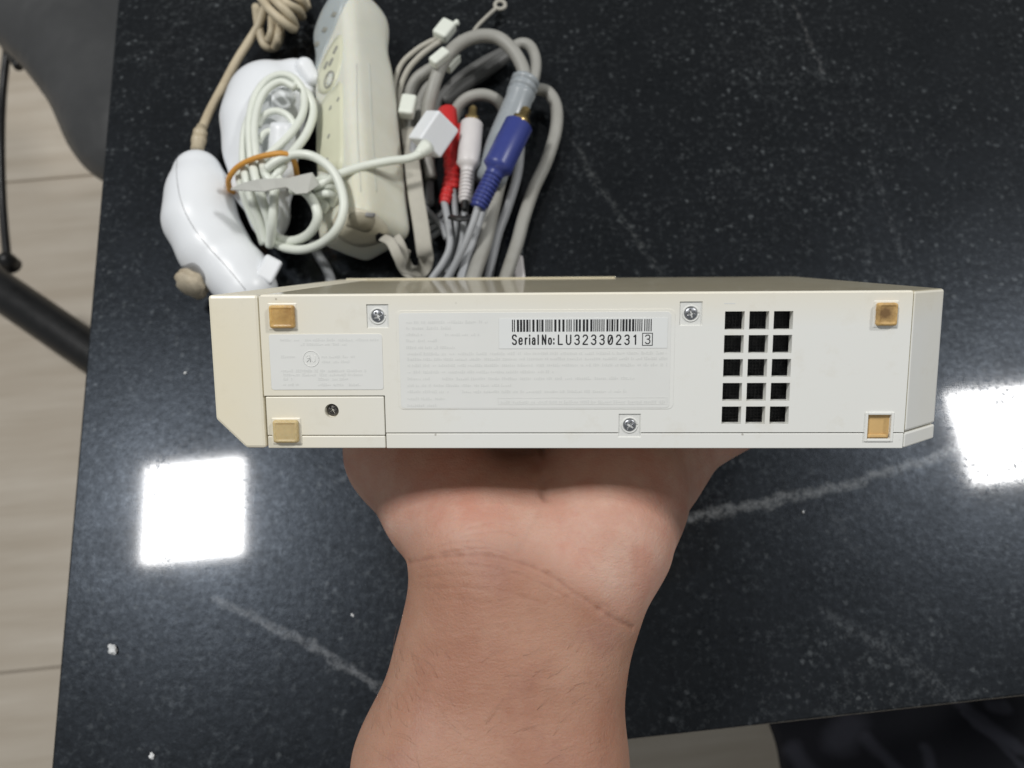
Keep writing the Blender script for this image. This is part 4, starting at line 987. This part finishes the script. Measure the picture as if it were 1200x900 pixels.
# small white clips on the loops
slider('cable_clip', 478, 125, .020, -.15, .0043, .0066, .0034, cab)
slider('cable_clip', 515, 68, .034, -.75, .0030, .0058, .0030, cab)
slider('cable_clip', 531, 74, .022, -.6, .0018, .0054, .0030, cab)
slider('cable_clip', 608, 318, .006, .1, .0030, .0085, .0030, cab, M['wplug'])
# sleeve at the junction
a, b = P(617, 92, .028), P(572, 215, .018); L_ = (b - a).length
prof = [(0, .0068), (.02, .0082), (.05, .0082), (.055, .0074), (.075, .0074), (.08, .0082), (.11, .0082), (.115, .0074), (.135, .0074), (.14, .0082), (.17, .0082), (.20, .0076), (.55, .0090), (.93, .0092), (1, .0078)]
lathe('junction_sleeve', a, b, prof, M['sleeve'], cab, 12)
gc([(574, 208, .018), (566, 240, .016), (556, 275, .014), (545, 310, .014), (538, 340, .014)], 6.5, 'thin_cord')
# plugs
def plug(p0_, p1_, m, rb_, rt_, parent, tip=True, ringn=8):
    """p0_ = tip end of the barrel, p1_ = cable end"""
    ax = p1_ - p0_; pr = [(0, rb_ * .85), (.02, rb_), (.50, rb_ * 1.02), (.53, rb_ * 1.06), (.57, rt_ * 1.2), (.60, rt_)]
    for k in range(ringn):
        t0 = .62 + .36 * k / ringn; dt = .36 / ringn; pr += [(t0, rt_ * 1.02), (t0 + dt * .5, rt_ * 1.02), (t0 + dt * .52, rt_ * .86), (t0 + dt * .96, rt_ * .86)]
    pr += [(1, rt_ * .9)]
    o = lathe('plug', p0_, p1_, pr, m, parent, 20)
    if tip:
        n_ = -ax.normalized()
        lathe('plug_tip', p0_ - n_ * .002, p0_ + n_ * .0095, [(0, rb_ * .62), (.42, rb_ * .62), (.45, rb_ * .40), (.9, rb_ * .34), (1, rb_ * .15)], M['gold'], o, 14)
    return o
def pp(a, z): return P(a[0], a[1], z)
plug(pp((609, 144), .040), pp((560, 243), .030), M['blue'], .0076, .0048, cab)
plug(pp((553, 143), .030), pp((545, 237), .022), M['wplug'], .0060, .0038, cab)
plug(pp((524, 128), .022), pp((532, 222), .018), M['red'], .0052, .0042, cab, False, 5)
plug(pp((540, 150), .018), pp((521, 238), .020), M['red'], .0048, .0032, cab, False, 5)
gc([(531, 218, .018), (533, 240, .018), (534, 265, .016), (530, 290, .014), (522, 320, .012)], 4.2, 'thin_cord', 'lead')
gc([(520, 234, .020), (525, 262, .020), (527, 288, .018), (519, 308, .016), (505, 328, .014), (495, 345, .012)], 4.6, 'thin_cord', 'lead')
gc([(545, 235, .022), (544, 258, .020), (541, 285, .016), (533, 310, .014), (522, 335, .012)], 4.2, 'thin_cord', 'lead')
gc([(561, 240, .030), (554, 262, .028), (545, 286, .024), (532, 312, .018), (522, 330, .014)], 4.8, 'thin_cord', 'lead')
gc([(538, 250, .014), (538, 275, .012), (528, 305, .010), (512, 335, .010)], 4, 'thin_cord', 'lead')
ribbon('velcro_tie', [(528, 254, .026), (536, 256, .030), (545, 256, .030), (551, 253, .026)], 4.5, M['black'], cab, flat=.002, up=Vector((0, 0.3, 1)))
gc([(545, 236, .024), (545, 246, .024)], 4.8, 'black', 'plug_collar')
# cable that passes under the console, left of the bundle
pxtube('cable_tail', [(366, 285, .006), (374, 300, .006), (384, 318, .006), (392, 345, .006)], 6, M['thin_cord'], cab)
gc([(598, 300, .004), (606, 315, .004), (613, 335, .004)], 6, 'wplug', 'cable_loop')

# ------------------------------------------------------------------ crumbs on the stone
cm = plain('white_crumb', (0.75, 0.76, 0.76, 1), 0.4)
for (px, py, r, lab) in ((133, 761, .0020, 'largest white crumb on the granite near the left table edge'), (178, 886, .0011, 'white crumb on the granite at the bottom left of the table'), (217, 437, .0006, 'tiny white crumb on the granite left of the console'), (413, 721, .0006, 'tiny white crumb on the granite beside the left of the wrist'), (941, 600, .0006, 'tiny white crumb on the granite under the pale vein right of the hand')):
    bm = bmesh.new(); bmesh.ops.create_icosphere(bm, subdivisions=2, radius=r)
    for v in bm.verts: v.co *= random.uniform(.6, 1.25); v.co.z = max(-r * .3, v.co.z * .6) + r * .3; v.co.x *= 1.4
    o = obj('crumb', from_bm('crumb', bm, cm), None, Matrix.Translation(P(px, py, 0.0002)) @ Matrix.Rotation(random.random() * 3, 4, 'Z')); tag(o, lab, 'crumb', 'white crumbs on the table')
